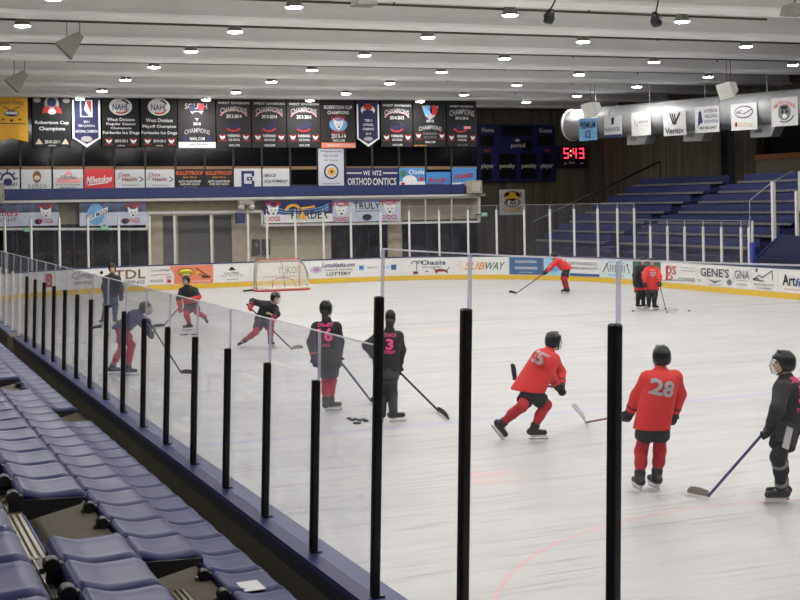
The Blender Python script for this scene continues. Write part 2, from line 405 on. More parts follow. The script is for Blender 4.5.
# far end glass
endpx = [150.4, 175, 211.6, 248.4, 267.2, 295.8, 324, 352, 380.8, 409.4, 439, 467.8, 496.4, 523.8, 549, 573, 596.5, 616, 632.5]
lowpx = [648.8, 665.6, 683.2, 701.3, 720, 739.6, 747.5]
es = [s_of(x, 2.0, S1) for x in (6.6, 32.6, 60.6, 89.4, 119.4)] + [s_of(x, 2.0) for x in endpx]
k = 0; s_prev = None
allp = [(s, 3.06, 3.26) for s in es] + [(s_of(x, 1.8), 2.36, 2.6) for x in lowpx]
for i, (s, zp, zg) in enumerate(allp):
    lowp = zp < 3
    lab = ('white post of the low side glass, %s from its far end' if lowp else 'white post of the far glass, %s from the left') % ORD[i if not lowp else i - len(es)]
    o = thing('shield_post', rink(s, .08, 1.045), lab, 'post', 'white posts of the far glass')
    MB().obox(rink(s, .08, 1.045), rink(s, .08, zp), 0.085, 0.06, up=nrm(s)).build('upright', WHT, o)
    MB().obox(rink(s, .08, zp), rink(s, .08, zg), 0.02, 0.02, up=nrm(s)).build('channel', ALU, o)
    if i:
        a = allp[i - 1]
        pane('glass_pane', a[0] + .05, s - .05, 1.05, zg, lambda q, z: rink(q, .08, z), GLF,
             ('clear pane of the low side glass, %s from its far end' if lowp else 'clear pane of the far glass, %s from the left') % ORD[i - 1 if not lowp else i - len(es)], 'panes of the far glass', edge=WHT if s > S3 else None)
sp = s_of(750.5, 1.5)
o = thing('shield_post', rink(sp, .08, 1.045), 'white post in a blue foam sleeve ending the side glass', 'post')
MB().obox(rink(sp, .1, 1.045), rink(sp, .1, 1.85), 0.16, 0.14, up=nrm(sp)).build('foam_sleeve', mat('foam_blue', (48, 62, 150), 0.7), o, bevel=.02)
MB().obox(rink(sp, .1, 1.85), rink(sp, .1, 2.6), 0.06, 0.05, up=nrm(sp)).build('upright', WHT, o)

# ------------------------------------------------------------------ building shell
YL, YW, XW = 60.6, 65.2, 40.0         # lobby face, far concrete wall, right wall
ZB = 8.4
CW = mat('formed_concrete', (80, 72, 60), 0.85, var=0.4, scale=1.3, stretch=(3.2, 3.2, 0.12), bump=0.35)
LOB = mat('lobby_block', (176, 166, 142), 0.8, var=0.1, scale=3)
DK = mat('dark_glass', (14, 15, 17), 0.08, var=0.15, spec=0.3); FRM = mat('dark_frame', (24, 24, 26), 0.5)
CEIL = mat('ceiling_paint', (222, 222, 220), 0.75, var=0.03, scale=0.6); BEAM = mat('beam_paint', (238, 238, 236), 0.75, var=0.04, scale=0.5)
struct(MB().lo_hi((-8, YW, -.06), (46, YW + .4, 11)).build('wall_far', CW))
w = MB()                                            # right wall with a dark slot and the press room opening
Y1, Y2, Y3 = at_x(721, 160, XW).y, at_x(735, 160, XW).y, at_x(757, 160, XW).y
ZP1, ZP0 = at_x(757, 155, XW).z, at_x(757, 178.5, XW).z
for y0, y1, z0, z1 in ((Y1, YW, 0, 11), (Y3, Y2, 0, 11), (30, Y3, 0, ZP1 - .02), (-10, 30, 0, 11), (30, Y3, 7.3, 11), (Y2, Y1, 7.3, 11)):
    struct(MB().lo_hi((XW, y0, z0), (XW + .4, y1, z1)).build('wall_right', CW))
struct(MB().lo_hi((XW + 2.6, 28, 0), (XW + 2.8, 54, 11)).build('wall_press_room', mat('press_dark', (46, 43, 40), 0.8)))
PAR = mat('parapet', (118, 112, 98), 0.7)
o = tag(MB().lo_hi((XW - .12, 33, ZP0), (XW - .01, Y3 - .05, ZP1 - .26)).build('parapet', PAR), 'pale parapet of the press opening above the right stands', 'parapet')
MB().lo_hi((XW - .2, 33, ZP1 - .26), (XW - .01, Y3 - .05, ZP1)).build('wood_cap', mat('wood_cap', (150, 92, 48), 0.6), o)
struct(MB().lo_hi((-8.4, -10, -.06), (-8, 66, 11)).build('wall_left', CW))
struct(MB().lo_hi((-8, -10.4, -.06), (46, -10, 11)).build('wall_near', CW))
struct(MB().lo_hi((-8.4, -10.4, 9.25), (46, YW + .4, 9.6)).build('ceiling', CEIL))
# lobby block: lower wall pieces, floor slab, upper window wall
w = MB()
lobx = lambda px, y=240, Y=YL: at_y(px, y, Y).x
XE = lobx(478.5)
def lob(px0, px1, z0, z1, m=LOB, Y=YL, th=.3): return struct(MB().lo_hi((lobx(px0), Y, z0), (lobx(px1), Y + th, z1)).build('wall_lobby', m))
lob(-40, -2, 0, 3.75); lob(-2, 148, 2.72, 3.75); lob(148, 163, 0, 3.75); lob(163, 232, 3.0, 3.75); lob(232, 331, 0, 3.75); lob(331, 478.5, 2.55, 3.75)
lob(388, 402, 0, 2.55); lob(176, 178, 0, 3.0); lob(210.5, 214, 0, 3.0)
struct(MB().lo_hi((lobx(-40), YL - .9, 3.72), (XE, YW - .02, 3.84)).build('floor_lobby', mat('slab', (150, 146, 134))))
struct(MB().lo_hi((lobx(-40), YL + 2.2, 3.84), (XE, YL + 2.4, 9.2)).build('wall_lobby_back', mat('lobby_dark', (34, 33, 34), 0.6)))
struct(MB().lo_hi((XE - .05, YL + .3, 0), (XE + .1, YW - .02, 9.2)).build('wall_lobby_side', CW))
o = tag(MB().lo_hi((lobx(3), YL - .95, 3.87), (XE - 1.2, YL - .8, 4.34)).build('fascia_band', mat('fascia_blue', (34, 48, 98), 0.5)), 'long blue fascia band under the row of sponsor boards', 'fascia')
MB().lo_hi((lobx(-20), YL - .92, 3.72), (XE - .55, YL - .82, 3.83)).build('lower_rail', WHT, o)
BOX = mat('box_beige', (168, 162, 146), 0.6)
def jbox(px0, px1, y0, y1, lab):
    a, b_ = at_y(px0, y1, YL - 1.0), at_y(px1, y0, YL - 1.0)
    o = tag(MB().lo_hi((a.x, YL - 1.25, a.z), (b_.x, YL - .8, b_.z)).build('junction_box', BOX, bevel=.01), lab, 'box')
    MB().lo_hi((a.x + .12, YL - 1.27, a.z + .1), (b_.x - .12, YL - 1.25, b_.z - .1)).build('cover_plate', mat('plate_beige', (188, 184, 170)), o)
    MB().lo_hi((b_.x - .1, YL - 1.28, a.z + .15), (b_.x - .06, YL - 1.25, a.z + .3)).build('latch', GREY, o)
jbox(467.5, 480, 180.5, 193.5, 'beige box at the right end of the blue band'); jbox(-3, 3.5, 186, 201, 'beige box at the left end of the blue band')
# ground-floor windows, doors and shutters
def win(px0, px1, z0, z1, n, nm, Y=YL + .1, m=DK, bars=0):
    o = struct(MB().lo_hi((lobx(px0), Y, z0), (lobx(px1), Y + .05, z1)).build(nm, m))
    f = MB(); X0, X1 = lobx(px0), lobx(px1)
    for i in range(n + 1):
        x = X0 + (X1 - X0) * i / n; f.lo_hi((x - .04, Y - .06, z0), (x + .04, Y, z1))
    f.lo_hi((X0, Y - .06, z1 - .08), (X1, Y, z1)); f.lo_hi((X0, Y - .06, z0), (X1, Y, z0 + .08)); f.build('window_frame', FRM, o)
    return o
win(-2, 148, 0.02, 2.72, 8, 'window_1'); win(331, 388, 0.02, 2.55, 3, 'window_2'); win(402, 478, .02, 2.55, 3, 'window_3')
SH = mat('shutter_grey', (92, 90, 86), 0.55, 0.3)
for i, (a, b_) in enumerate(((163, 176), (178, 210.5), (214, 232))):
    sm = MB(); X0, X1 = lobx(a), lobx(b_)
    z = 0.02
    while z < 2.98:
        sm.hexa([(X0, YL + .05, z), (X1, YL + .05, z), (X1, YL + .2, z), (X0, YL + .2, z), (X0, YL + .1, z + .1), (X1, YL + .1, z + .1), (X1, YL + .2, z + .1), (X0, YL + .2, z + .1)]); z += .1
    o = tag(sm.build('roller_shutter', SH), ['narrow grey roller shutter, left one of three', 'wide grey roller shutter, middle one of three', 'grey roller shutter, right one of three'][i], 'shutter', 'roller shutters in the far wall')
    MB().lo_hi((X0, YL + .02, .02), (X1, YL + .06, .12)).build('bottom_bar', FRM, o)
for px, lab in ((255.5, 'left'), (265.5, 'right')):
    p = at_y(px, 247, YL)
    o = tag(MB().box((p.x, YL - .09, p.z), (.35, .18, .75)).build('electric_panel', mat('panel_dark', (62, 62, 62))), 'dark electric panel on the block wall, %s one' % lab, 'electric panel')
    MB().box((p.x, YL - .19, p.z + .1), (.12, .02, .2)).build('switch', GREY, o)
# upper window wall, mullions
yq = YL - .3
segs = [-6.5, 20.5, 52.2, 83.5, 114.6, 145.2, 175.3, 204.6, 233.3, 261.8, 290, 317.5, 345, 372, 398.8, 425.6, 451.3, 477.5]
for i in range(len(segs) - 1):
    X0, X1 = lobx(segs[i], 170, yq), lobx(segs[i + 1], 170, yq)
    o = struct(MB().lo_hi((X0 + .03, yq, 4.36), (X1 - .03, yq + .03, 9.0)).build('window_%d' % (i + 4), DK))
    MB().lo_hi((X0 - .05, yq - .06, 4.34), (X0 + .05, yq + .02, 9.0)).build('mullion', FRM, o)
    MB().lo_hi((X0 + .05, yq - .05, 4.34), (X1 - .05, yq + .02, 4.42)).build('sill', FRM, o)
    MB().lo_hi((X0 + .05, yq - .03, at_y((segs[i] + segs[i + 1]) / 2, 169.5, yq).z), (X1 - .05, yq + .01, at_y((segs[i] + segs[i + 1]) / 2, 166.3, yq).z)).build('wood_rail', mat('wood_rail', (128, 98, 66), 0.6), o)
# white framed glass hung under the lobby floor
yv = YL - .75
o = thing('overhead_frame', (lobx(-5, 215, yv), yv, 2.6), 'white pipe frame hanging under the lobby edge across the far end', 'frame')
f = MB()
pts = [(-6, 229), (147, 229), (147, 213), (262, 211.5), (262, 225.5), (479, 221.5), (479, 197), (-6, 202)]
P3 = [at_y(x, y, yv) for x, y in pts]; P3 = [Vector((p.x, yv, p.z)) for p in P3]
for i in range(len(P3)): f.obox(P3[i], P3[(i + 1) % len(P3)], .11, .11, up=(0, 1, 0))
f.build('frame_rails', WHT, o)
for px in (425.5, 451.5, 400):
    a = at_y(px, 222, yv); c = at_y(px, 197.5, yv); MB().obox((a.x, yv, a.z), (c.x, yv, c.z), .06, .06, up=(0, 1, 0)).build('mullion', WHT, o)
for a_, b_, y0, y1 in ((-4, 146, 202, 229), (263, 400, 199, 225), (400, 478, 197, 222)):
    a, c = at_y(a_, y1, yv), at_y(b_, y0, yv)
    MB().lo_hi((a.x, yv - .01, a.z + .05), (c.x, yv + .01, c.z - .05)).build('pane', GLF, o)
# exit signs
EX = emit('exit_green', (90, 165, 120), 0.12)
for px, py, lab in ((28, 229.5, 'small lit green exit sign at far left under the frame'), (104.5, 228, 'small lit green exit sign under the blue round sponsor banner'), (484, 214.5, 'small lit green exit sign on the concrete wall')):
    p = at_y(px, py, yv - .2); Y_ = yv - .2
    o = tag(MB().box((p.x, Y_, p.z), (.36, .08, .2)).build('exit_sign', EX), lab, 'exit sign')
    fc = Face(plane_fn((p.x - .18, Y_ - .042, p.z + .1), (1, 0, 0), (0, 0, -1), (0, -1, 0)), .36, .2, o); fc.text('EXIT', .5, .5, .7, .6, WHITE, 1); fc.done()
    if px > 400: MB().box((p.x - .3, Y_, p.z), (.3, .05, .05)).build('bracket', FRM, o)
    else: MB().box((p.x, Y_ + .1, p.z + .12), (.06, .16, .1)).build('bracket', FRM, o)
# projector above the shutter
p = at_y(244, 205, yv)
o = thing('floodlight', (p.x, yv - .3, p.z), 'small pale floodlight unit over the block wall', 'floodlight')
MB().box((p.x, yv - .35, p.z + .1), (.75, .3, .22)).build('housing', mat('pale_housing', (150, 140, 132)), o, bevel=.03)
for sx in (-.25, .25): MB().lathe((p.x + sx, yv - .4, p.z - .28), [(0.01, 0), (.14, .05), (.16, .22), (.08, .3), (.01, .3)], 12).build('lamp_head', mat('lamp_head', (176, 170, 160)), o, True)
MB().box((p.x - .3, yv - .35, p.z - .62), (.4, .3, .5)).build('blue_box', NAVY, o)

# ------------------------------------------------------------------ ceiling beams, conduits and lamps
zr = lambda x: ZB + .008 * (x - 16)          # the roof falls slightly to the left
beamY = [57.7 - 4.85 * k for k in range(-1, 13)]
LAMPE = emit('lamp_glow', (254, 252, 251), 165.0); HOOD = mat('lamp_hood', (128, 126, 118), 0.4, 0.3); PIPE = mat('conduit', (70, 58, 48), 0.6)
for i, y in enumerate(beamY):
    if y > YL and True: x0, x1 = XE + .2, 45
    else: x0, x1 = -8, 45
    struct(MB().hexa([(x0, y + .12, zr(x0) + .1), (x1, y + .12, zr(x1) + .1), (x1, y + .8, zr(x1) + .1), (x0, y + .8, zr(x0) + .1), (x0, y + .34, 9.25), (x1, y + .34, 9.25), (x1, y + .7, 9.25), (x0, y + .7, 9.25)]).hexa([(x0, y, zr(x0)), (x1, y, zr(x1)), (x1, y + .95, zr(x1)), (x0, y + .95, zr(x0)), (x0, y, zr(x0) + .1), (x1, y, zr(x1) + .1), (x1, y + .95, zr(x1) + .1), (x0, y + .95, zr(x0) + .1)]).build('trim_%d' % (i + 1), BEAM))
lamps = {58.95: [(80, 100), (206, 102), (310, 103), (420, 104), (526, 104.5)], 54.9: [(102, 91), (236, 93), (346, 95), (464, 96.5), (577, 97)],
         49.9: [(125.5, 80), (271.5, 83.5), (389.5, 85), (517, 87), (637, 87.5)], 45.2: [(154, 68), (312, 72), (441.5, 74.5), (579, 76), (708, 78)],
         40.4: [(3, 48), (191, 53), (364.5, 57.5), (504.5, 60), (654, 61.5), (793, 64)], 35.5: [(22.5, 26), (235, 33.5), (428, 38.5), (583, 41), (746, 45)],
         30.7: [(53, -1), (294, 7.5), (510, 13.5), (682, 17.5)]}
rown = {58.95: 'row above the hanging banners', 54.9: 'second row from the far wall', 49.9: 'third row from the far wall', 45.2: 'fourth row from the far wall', 40.4: 'fifth row from the far wall', 35.5: 'sixth row from the far wall', 30.7: 'nearest row in view'}
proto = None
def lamp(x, y, z, label):
    global proto
    if proto is None:
        t = thing('ceiling_lamp', (0, 0, 0), '', 'lamp', 'round ceiling lamps')
        MB().lathe((0, 0, 0), [(.01, .36), (.13, .36), (.15, .3), (.17, .2), (.215, .05), (.225, .03), (.2, .03), (.15, .2), (.01, .24)], 20).build('hood', HOOD, t, True)
        MB().lathe((0, 0, 0), [(.005, .0), (.1, .004), (.17, .012), (.205, .03), (.19, .06), (.1, .065), (.005, .065)], 20).build('lens', LAMPE, t, True)
        MB().tube([(0, 0, .36), (0, 0, .88)], .02, 6).build('stem', PIPE, t)
        proto = t; r = t
    else:
        r = proto.copy(); COL.objects.link(r)
        for ch in list(proto.children):
            c = ch.copy(); COL.objects.link(c); c.parent = r
    r.location = (x, y, z + .008 * (x - 16)); r['label'] = label
ZL = 8.33
for y, L in lamps.items():
    n = len(L)
    for i, (px, py) in enumerate(L):
        d = at_y(px, py, y); x = d.x
        pos = 'leftmost' if i == 0 else 'rightmost' if i == n - 1 else ORD[i] + ' from left'
        lamp(x, y, ZL, 'round white ceiling lamp, %s of the %s' % (pos, rown[y]))
    xs = [at_y(px, py, y).x for px, py in L]
    o = thing('conduit_pipe', (xs[0], y, 8.53), 'thin dark conduit pipe feeding the lamps of the %s' % rown[y], 'pipe', 'lamp conduits')
    MB().tube([(xx, y + .06, 8.53 + .008 * (xx - 16)) for xx in (xs[0] - 3, min(XE - .3, xs[-1] + 3) if y > YL - 2 else xs[-1] + 3)], .032, 6).build('pipe_run', PIPE, o)
    for i in range(len(xs) - 1):
        q = xs[i] * .55 + xs[i + 1] * .45; MB().tube([(q, y + .06, 8.53), (q, y + .06, 9.25)], .025, 6).build('hanger', PIPE, o)
for y in (25.9, 21.1, 16.2, 11.4, 6.5, 1.7):
    for x in (-3.5, 3.5, 9.9, 16, 22.2, 28):
        lamp(x, y, ZL, 'round white ceiling lamp over the near half of the ice')
for y in (35.5, 30.7):
    lamp(-3.2 if y > 32 else 2.0, y, ZL, 'round white ceiling lamp over the near half of the ice')
lamp(27.5, 30.7, ZL, 'round white ceiling lamp over the near half of the ice')
# ================================================================== advertising on the boards
def ad(px0, px1, label, m, draw, cat='advertising panel', z0=0.22, z1=0.97, group='advertising panels on the boards', s_=None):
    s0, s1 = s_ or (s_of(px0), s_of(px1)); mb = strip(MB(), s0 + .02, s1 - .02, -0.014, -0.001, z0, z1, 0.5)
    org = rink((s0 + s1) / 2, 0, z0)
    o = tag(mb.build('advertising_panel', m, None, org=org), label, cat, group)
    W, H = s1 - s0, z1 - z0
    fc = Face(lambda u, v, off: rink(s0 + u, -0.014 - off, z1 - v), W, H, o); draw(fc); fc.done()
BWP = mat('panel_white', (228, 227, 223), 0.35, var=0.02)
TEALP = mat('panel_teal', (205, 226, 224), 0.35); SKY = mat('panel_sky', (150, 205, 228), 0.35)
ad(24, 60, 'white advertising panel with red square at far left behind the near glass', BWP, lambda f: f.rect(.58, .1, .78, .8, RED).arc(.68, .45, .05, .2, -1.5, 3, .3, WHITE, lay=2))
ad(61, 97, 'white advertising panel with grey lettering left of the standing player in black', BWP, lambda f: f.text('Carrier', .6, .3, .6, .35, GREY).text('HEATING', .6, .7, .5, .2, GREY))
ad(97.5, 148, 'white advertising panel with big brown serif initials beside the player in black', BWP,
   lambda f: f.ell(.07, .2, .035, .1, BLACK).arc(.05, .62, .05, .2, -1.4, .6, .3, GREY).text('TDL', .64, .36, .62, .5, BROWN).text('STAFFING', .58, .8, .7, .2, GREY))
ad(148.5, 173.5, 'white advertising panel with small grey company lettering and a red rule', BWP,
   lambda f: f.text('ConocoPhillips', .45, .22, .8, .16, GREY).line(.05, .47, .85, .42, .02, RED).text('ICE DOGS', .3, .78, .5, .13, BLACK).text('FAN', .8, .6, .2, .12, DRED).rect(.72, .72, .88, .92, RED).poly([(.8, 0), (1, 0), (1, .45)], SALMON))
ad(174, 213, 'salmon advertising panel with yellow badge and digger picture', SALMON,
   lambda f: f.ell(.3, .36, .2, .24, BLACK).ell(.3, .36, .18, .2, YELLOW, lay=2).text('BADGER', .3, .4, .3, .16, BLACK, 3).line(.55, .12, .85, .62, .06, BROWN).line(.62, .5, .9, .7, .05, BROWN).ell(.6, .4, .06, .1, GOLD, lay=2).rect(.7, .6, .92, .72, BROWN).text('Daylighting', .6, .88, .6, .08, WHITE))
ad(213.5, 250, 'white advertising panel with small black triangle left of the net', BWP,
   lambda f: f.poly([(.4, .35), (.5, .12), (.6, .35)], BLACK).text('ULTIMA', .5, .5, .42, .1, GREY).text('A L A S K A', .5, .64, .6, .07, GREY).text('at home', .5, .85, .3, .08, GREY))
ad(250.5, 309, 'white advertising panel with grey capitals behind the net', BWP, lambda f: f.text('YUKON', .66, .45, .4, .45, GREY).text('TITLE COMPANY', .5, .8, .6, .12, GREY))
ad(309.5, 357, 'white advertising panel with lottery lettering right of the net', BWP,
   lambda f: f.ell(.13, .5, .12, .2, mat('pale_violet', (180, 180, 205))).text('D', .13, .5, .1, .14, RED, 3).text('LottoAlaska.com', .6, .26, .68, .26, NAVY).text('Alaskan & Charitable', .6, .53, .6, .1, GREY).text('LOTTERY', .6, .78, .52, .2, BLACK))
ad(357.5, 378.5, 'white advertising panel with one small blue square', BWP, lambda f: f.rect(.08, .35, .32, .62, LBLUE).rect(.1, .4, .25, .52, MBLUE, lay=2).text('Health Care', .7, .48, .5, .12, GREY))
ad(379, 402.5, 'white advertising panel with one small dark blue square beside the palm panel', BWP, lambda f: f.rect(.5, .35, .72, .65, MBLUE).text('Alaska', .25, .48, .4, .12, LBLUE))
ad(403, 453, 'white advertising panel with palm tree and deer picture', BWP,
   lambda f: (f.line(.27, .3, .27, .75, .04, GREY), f.arc(.24, .35, .09, .2, -PI, 0, .3, GREY), f.arc(.33, .34, .08, .2, -PI, -.3, .3, GREY), f.text('Oasis', .6, .27, .5, .28, NAVY), f.text('RESTAURANT', .58, .55, .4, .1, GREY),
              f.rect(.2, .78, .3, .95, DRED), f.line(.45, .82, .5, .78, .05, BLACK), f.poly([(.62, .7), (.75, .65), (.88, .72), (.9, .95), (.84, .82), (.7, .82), (.66, .95)], DRED), f.line(.88, .72, .93, .55, .04, DRED), f.line(.64, .7, .6, .58, .04, DRED)))
ad(453.5, 508.5, 'white advertising panel with orange and green sandwich shop lettering', BWP,
   lambda f: f.text('SUB', .4, .5, .36, .44, ORANGE, slant=.1).text('WAY', .75, .5, .36, .44, GREEN, slant=.1).text('S', .12, .5, .1, .44, mat('pale_orange', (236, 205, 170))))
ad(509, 543, 'slate blue advertising panel with white lettering', mat('panel_slate', (66, 104, 146), .35), lambda f: f.text('FOUNTAIN', .5, .25, .6, .16, WHITE, slant=.1).text('WINDERMERE', .5, .62, .66, .16, WHITE).text('real estate', .5, .86, .4, .07, WHITE))
ad(543.5, 566, 'sky blue advertising panel behind the bending red player', SKY, lambda f: f.rect(0, 0, .03, 1, RED).ell(.5, .5, .3, .3, LBLUE))
ad(566.5, 600, 'white advertising panel with orthopaedic lettering and slate footer', BWP, lambda f: f.text('ORTHOPEDICS', .5, .3, .84, .18, GREY).text('& SPINE SPECIALISTS', .5, .56, .9, .14, GREY).rect(.1, .86, 1, 1, MBLUE))
ad(600.5, 632, 'pale teal advertising panel with row of dancing figures', TEALP,
   lambda f: [f.ell(.3 + .075 * i, .34, .02, .06, GREY) and f.rect(.285 + .075 * i, .4, .315 + .075 * i, .68, GREY) for i in range(7)] + [f.line(.08, .7, .2, .3, .06, DRED), f.ell(.2, .26, .03, .07, DRED), f.line(.2, .35, .26, .7, .04, DRED), f.line(.92, .7, .85, .3, .06, DRED), f.ell(.85, .26, .03, .07, DRED), f.text('dance theatre', .5, .14, .5, .1, LBLUE), f.text('FAIRBANKS', .5, .86, .5, .1, LBLUE)])
ad(632.5, 661, 'green advertising panel behind the two standing far players', mat('panel_green', (62, 98, 74), .35), lambda f: f.rect(.06, .06, .94, .09, GREEN))
ad(661.5, 697, 'white advertising panel with red outlined block lettering', BWP,
   lambda f: f.line(.14, .9, .2, .2, .06, RED).text('DS', .3, .38, .3, .4, RED).text('D', .26, .74, .18, .25, RED).rect(.16, .14, .46, .18, PALERED).text('fairbanks youth', .78, .2, .4, .06, GREY).text('family support', .78, .35, .4, .06, GREY).text('LOANS', .74, .78, .44, .2, GREY).line(.02, .92, .5, .85, .03, GREY))
ad(697.5, 733.5, 'white advertising panel with large grey serif name and wing badge', BWP,
   lambda f: f.text("GENE'S", .5, .34, .8, .42, mat('slate_print', (75, 80, 85))).poly([(.28, .68), (.5, .74), (.72, .68), (.56, .82), (.5, .88), (.44, .82)], GREY).text('since', .08, .75, .08, .16, GREY).ell(.9, .76, .07, .14, GREY).text('CHRYSLER', .5, .93, .36, .06, GREY))
ad(734, 751.5, 'narrow white advertising panel with three grey initials', BWP, lambda f: f.text('GNA', .5, .35, .86, .4, GREY).rect(.08, .62, .9, .64, GREY).text('insurance', .5, .8, .6, .1, GREY))
ad(752, 778, 'white advertising panel with line drawing of a mountain', BWP,
   lambda f: [f.line(*q, .035, BLACK) for q in ((.06, .55, .3, .32), (.3, .32, .42, .42), (.42, .42, .8, .08), (.8, .08, .82, .52), (.06, .55, .5, .58), (.06, .48, .3, .5))] + [f.ell(.2, .1, .05, .1, GREY), f.text('MOUNTAIN VIEW', .5, .74, .8, .09, GREY), f.text('CLINIC', .5, .9, .6, .09, GREY)])
ad(778.5, 812, 'white advertising panel with black and blue lettering at the right edge', BWP, lambda f: f.text('Art', .34, .45, .4, .5, BLACK).text('fun', .74, .52, .4, .36, MBLUE, slant=.1).rect(.18, .85, 1, .88, PALERED))

# ================================================================== sponsor boards along the lobby windows
YS = YL - .385
def board(px0, px1, py0, py1, label, m, draw, Y=YS, name='sponsor_board', cat='sponsor board', group='sponsor boards above the blue band'):
    pm = (px0 + px1) / 2; pv = (py0 + py1) / 2
    a, b_ = at_y(px0, pv, Y), at_y(px1, pv, Y); zt, zb = at_y(pm, py0, Y).z, at_y(pm, py1, Y).z
    o = tag(MB().lo_hi((a.x, Y, zb), (b_.x, Y + .04, zt)).build(name, m, None, org=((a.x + b_.x) / 2, Y, zb)), label, cat, group)
    fc = Face(plane_fn((a.x, Y, zt), (1, 0, 0), (0, 0, -1), (0, -1, 0)), b_.x - a.x, zt - zb, o); draw(fc); fc.done(); return o
SB = mat('sponsor_white', (205, 206, 206), .5); REDB = mat('sponsor_red', (205, 52, 58), .5)
board(-5, 19.5, 169.5, 189.5, 'white sponsor board with half a ship wheel, leftmost in the row', SB, lambda f: (f.arc(.52, .55, .3, .42, PI, 2 * PI, .25, NAVY), f.ell(.52, .62, .18, .18, NAVY), [f.line(.52 + .3 * math.cos(a), .55 + .42 * math.sin(a), .52 + .42 * math.cos(a), .55 + .56 * math.sin(a), .06, NAVY) for a in (3.3, 3.9, 4.7, 5.5, 6.1)], f.text('STEWART', .55, .75, .75, .14, NAVY)))
board(21.3, 51.3, 169.5, 189.5, 'white sponsor board with brown round face emblem', SB, lambda f: f.ell(.52, .36, .14, .3, BROWN).ell(.52, .42, .1, .12, BEIGE, lay=2).text('D O Y O N', .52, .84, .6, .2, GREY))
board(53.3, 83, 169.5, 189.5, 'white sponsor board with pale red triangle', SB, lambda f: f.poly([(.04, .66), (.5, .05), (.96, .66)], PALERED).rect(0, .28, 1, .44, SB, lay=2).text('DENALI', .5, .36, .5, .13, BLACK, 3).text('STATE BANK', .5, .76, .85, .08, GREY).text('MEMBER', .5, .9, .6, .07, GREY))
board(84.5, 114.3, 169, 189.5, 'bright red sponsor board with white script', REDB, lambda f: f.text('Milwaukee', .5, .5, .84, .36, WHITE, slant=.15, rot=-.12).line(.1, .78, .8, .66, .05, WHITE))
def health(f): f.text('Chena', .3, .25, .4, .2, DRED).text('Health', .48, .48, .5, .2, DRED).text('& Rehabilitation', .5, .78, .6, .07, GREY).line(.82, .35, .95, .5, .04, NAVY).line(.95, .5, .82, .62, .04, NAVY).line(.06, .5, .14, .35, .04, GREY)
board(115.4, 144.6, 169.5, 189.5, 'white sponsor board with maroon lettering next to the red board', SB, health)
board(146, 174.4, 169.5, 189.5, 'white sponsor board with maroon lettering next to a black board', SB, health)
def bullet(f): f.text('BULLETPROOF', .5, .2, .96, .2, mat('flame_orange', (215, 100, 50))).text('Jakes Shop', .5, .42, .5, .1, ORANGE).text('AUTO GLASS REPAIR', .5, .62, .8, .11, WHITE).text('CHIPS AND CRACKS', .5, .76, .7, .1, WHITE).text('456-GLAS', .5, .92, .5, .1, ORANGE)
board(175.6, 203.6, 169, 189, 'black sponsor board with orange heading, left of the two alike', BLACK, bullet)
board(205.2, 232.4, 169, 189, 'black sponsor board with orange heading, right of the two alike', BLACK, bullet)
board(234.2, 261.2, 168.5, 188.5, 'white sponsor board with square navy letter emblem', SB, lambda f: f.rect(.26, .12, .74, .9, NAVY).rect(.36, .26, .64, .76, SB, lay=2).rect(.5, .4, .74, .62, SB, lay=3).rect(.46, .42, .66, .6, NAVY, lay=4).rect(.52, .47, .6, .55, SB, lay=5))
board(262.8, 289.4, 168.5, 188.5, 'white sponsor board with thin black two line lettering', SB, lambda f: f.text('BRICE', .28, .34, .42, .16, BLACK).text('EQUIPMENT', .5, .64, .86, .16, BLACK))
board(318.5, 343.8, 148.5, 187, 'tall white welcome board with round blue seal', mat('welcome_white', (196, 200, 208), .5), lambda f: f.text('Welcome to the', .5, .07, .85, .05, BLACK).text('Big Dipper', .5, .19, .6, .05, BLACK).text('Ice Arena', .5, .3, .5, .04, BLACK).ell(.5, .6, .29, .2, NAVY).ell(.5, .6, .23, .16, SB, lay=2).ell(.5, .6, .16, .11, GOLD, lay=3).ell(.5, .6, .05, .035, NAVY, lay=4).text('parks & rec', .5, .91, .7, .04, BLACK), Y=YS - .08)
NB = mat('board_navy', (36, 36, 84), .5)
board(345.6, 371.6, 168, 186.8, 'navy sponsor board carrying left half of large white lettering', NB, lambda f: f.rect(.04, .24, .62, .3, WHITE).text('WE', .8, .27, .26, .24, WHITE).text('ORTHOD', .53, .72, .92, .38, WHITE))
board(372.4, 398.4, 168, 186.8, 'navy sponsor board carrying right half of large white lettering', NB, lambda f: f.rect(.4, .24, .96, .3, WHITE).text('NTZ', .18, .27, .34, .24, WHITE).text('ONTICS', .46, .72, .9, .38, WHITE))
B3 = mat('board_sky', (70, 140, 205), .5)
board(399.3, 425, 168, 186, 'bright blue sponsor board with white snowy picture', B3, lambda f: f.ell(.4, .7, .28, .3, WHITE).rect(0, .75, 1, 1, WHITE, lay=2).ell(.15, .3, .12, .2, GREEN).text('Oasis', .66, .22, .62, .26, WHITE, 3).rect(.05, .8, .2, .95, RED, lay=3).ell(.85, .6, .1, .1, RED, lay=3))
board(426.2, 450.6, 172, 185.5, 'bright blue sponsor board with red script, shorter one of two', B3, lambda f: f.text('Rusty', .45, .62, .75, .5, RED, slant=.2, rot=-.1).rect(.05, .88, .7, .96, DRED))
board(452, 476.5, 167.5, 185.5, 'bright blue sponsor board with red script at the right end', B3, lambda f: f.text('Jeetz', .45, .48, .8, .46, RED, slant=.2, rot=-.15).rect(0, .84, 1, 1, WHITE).rect(.35, .88, .75, .95, RED, lay=3))
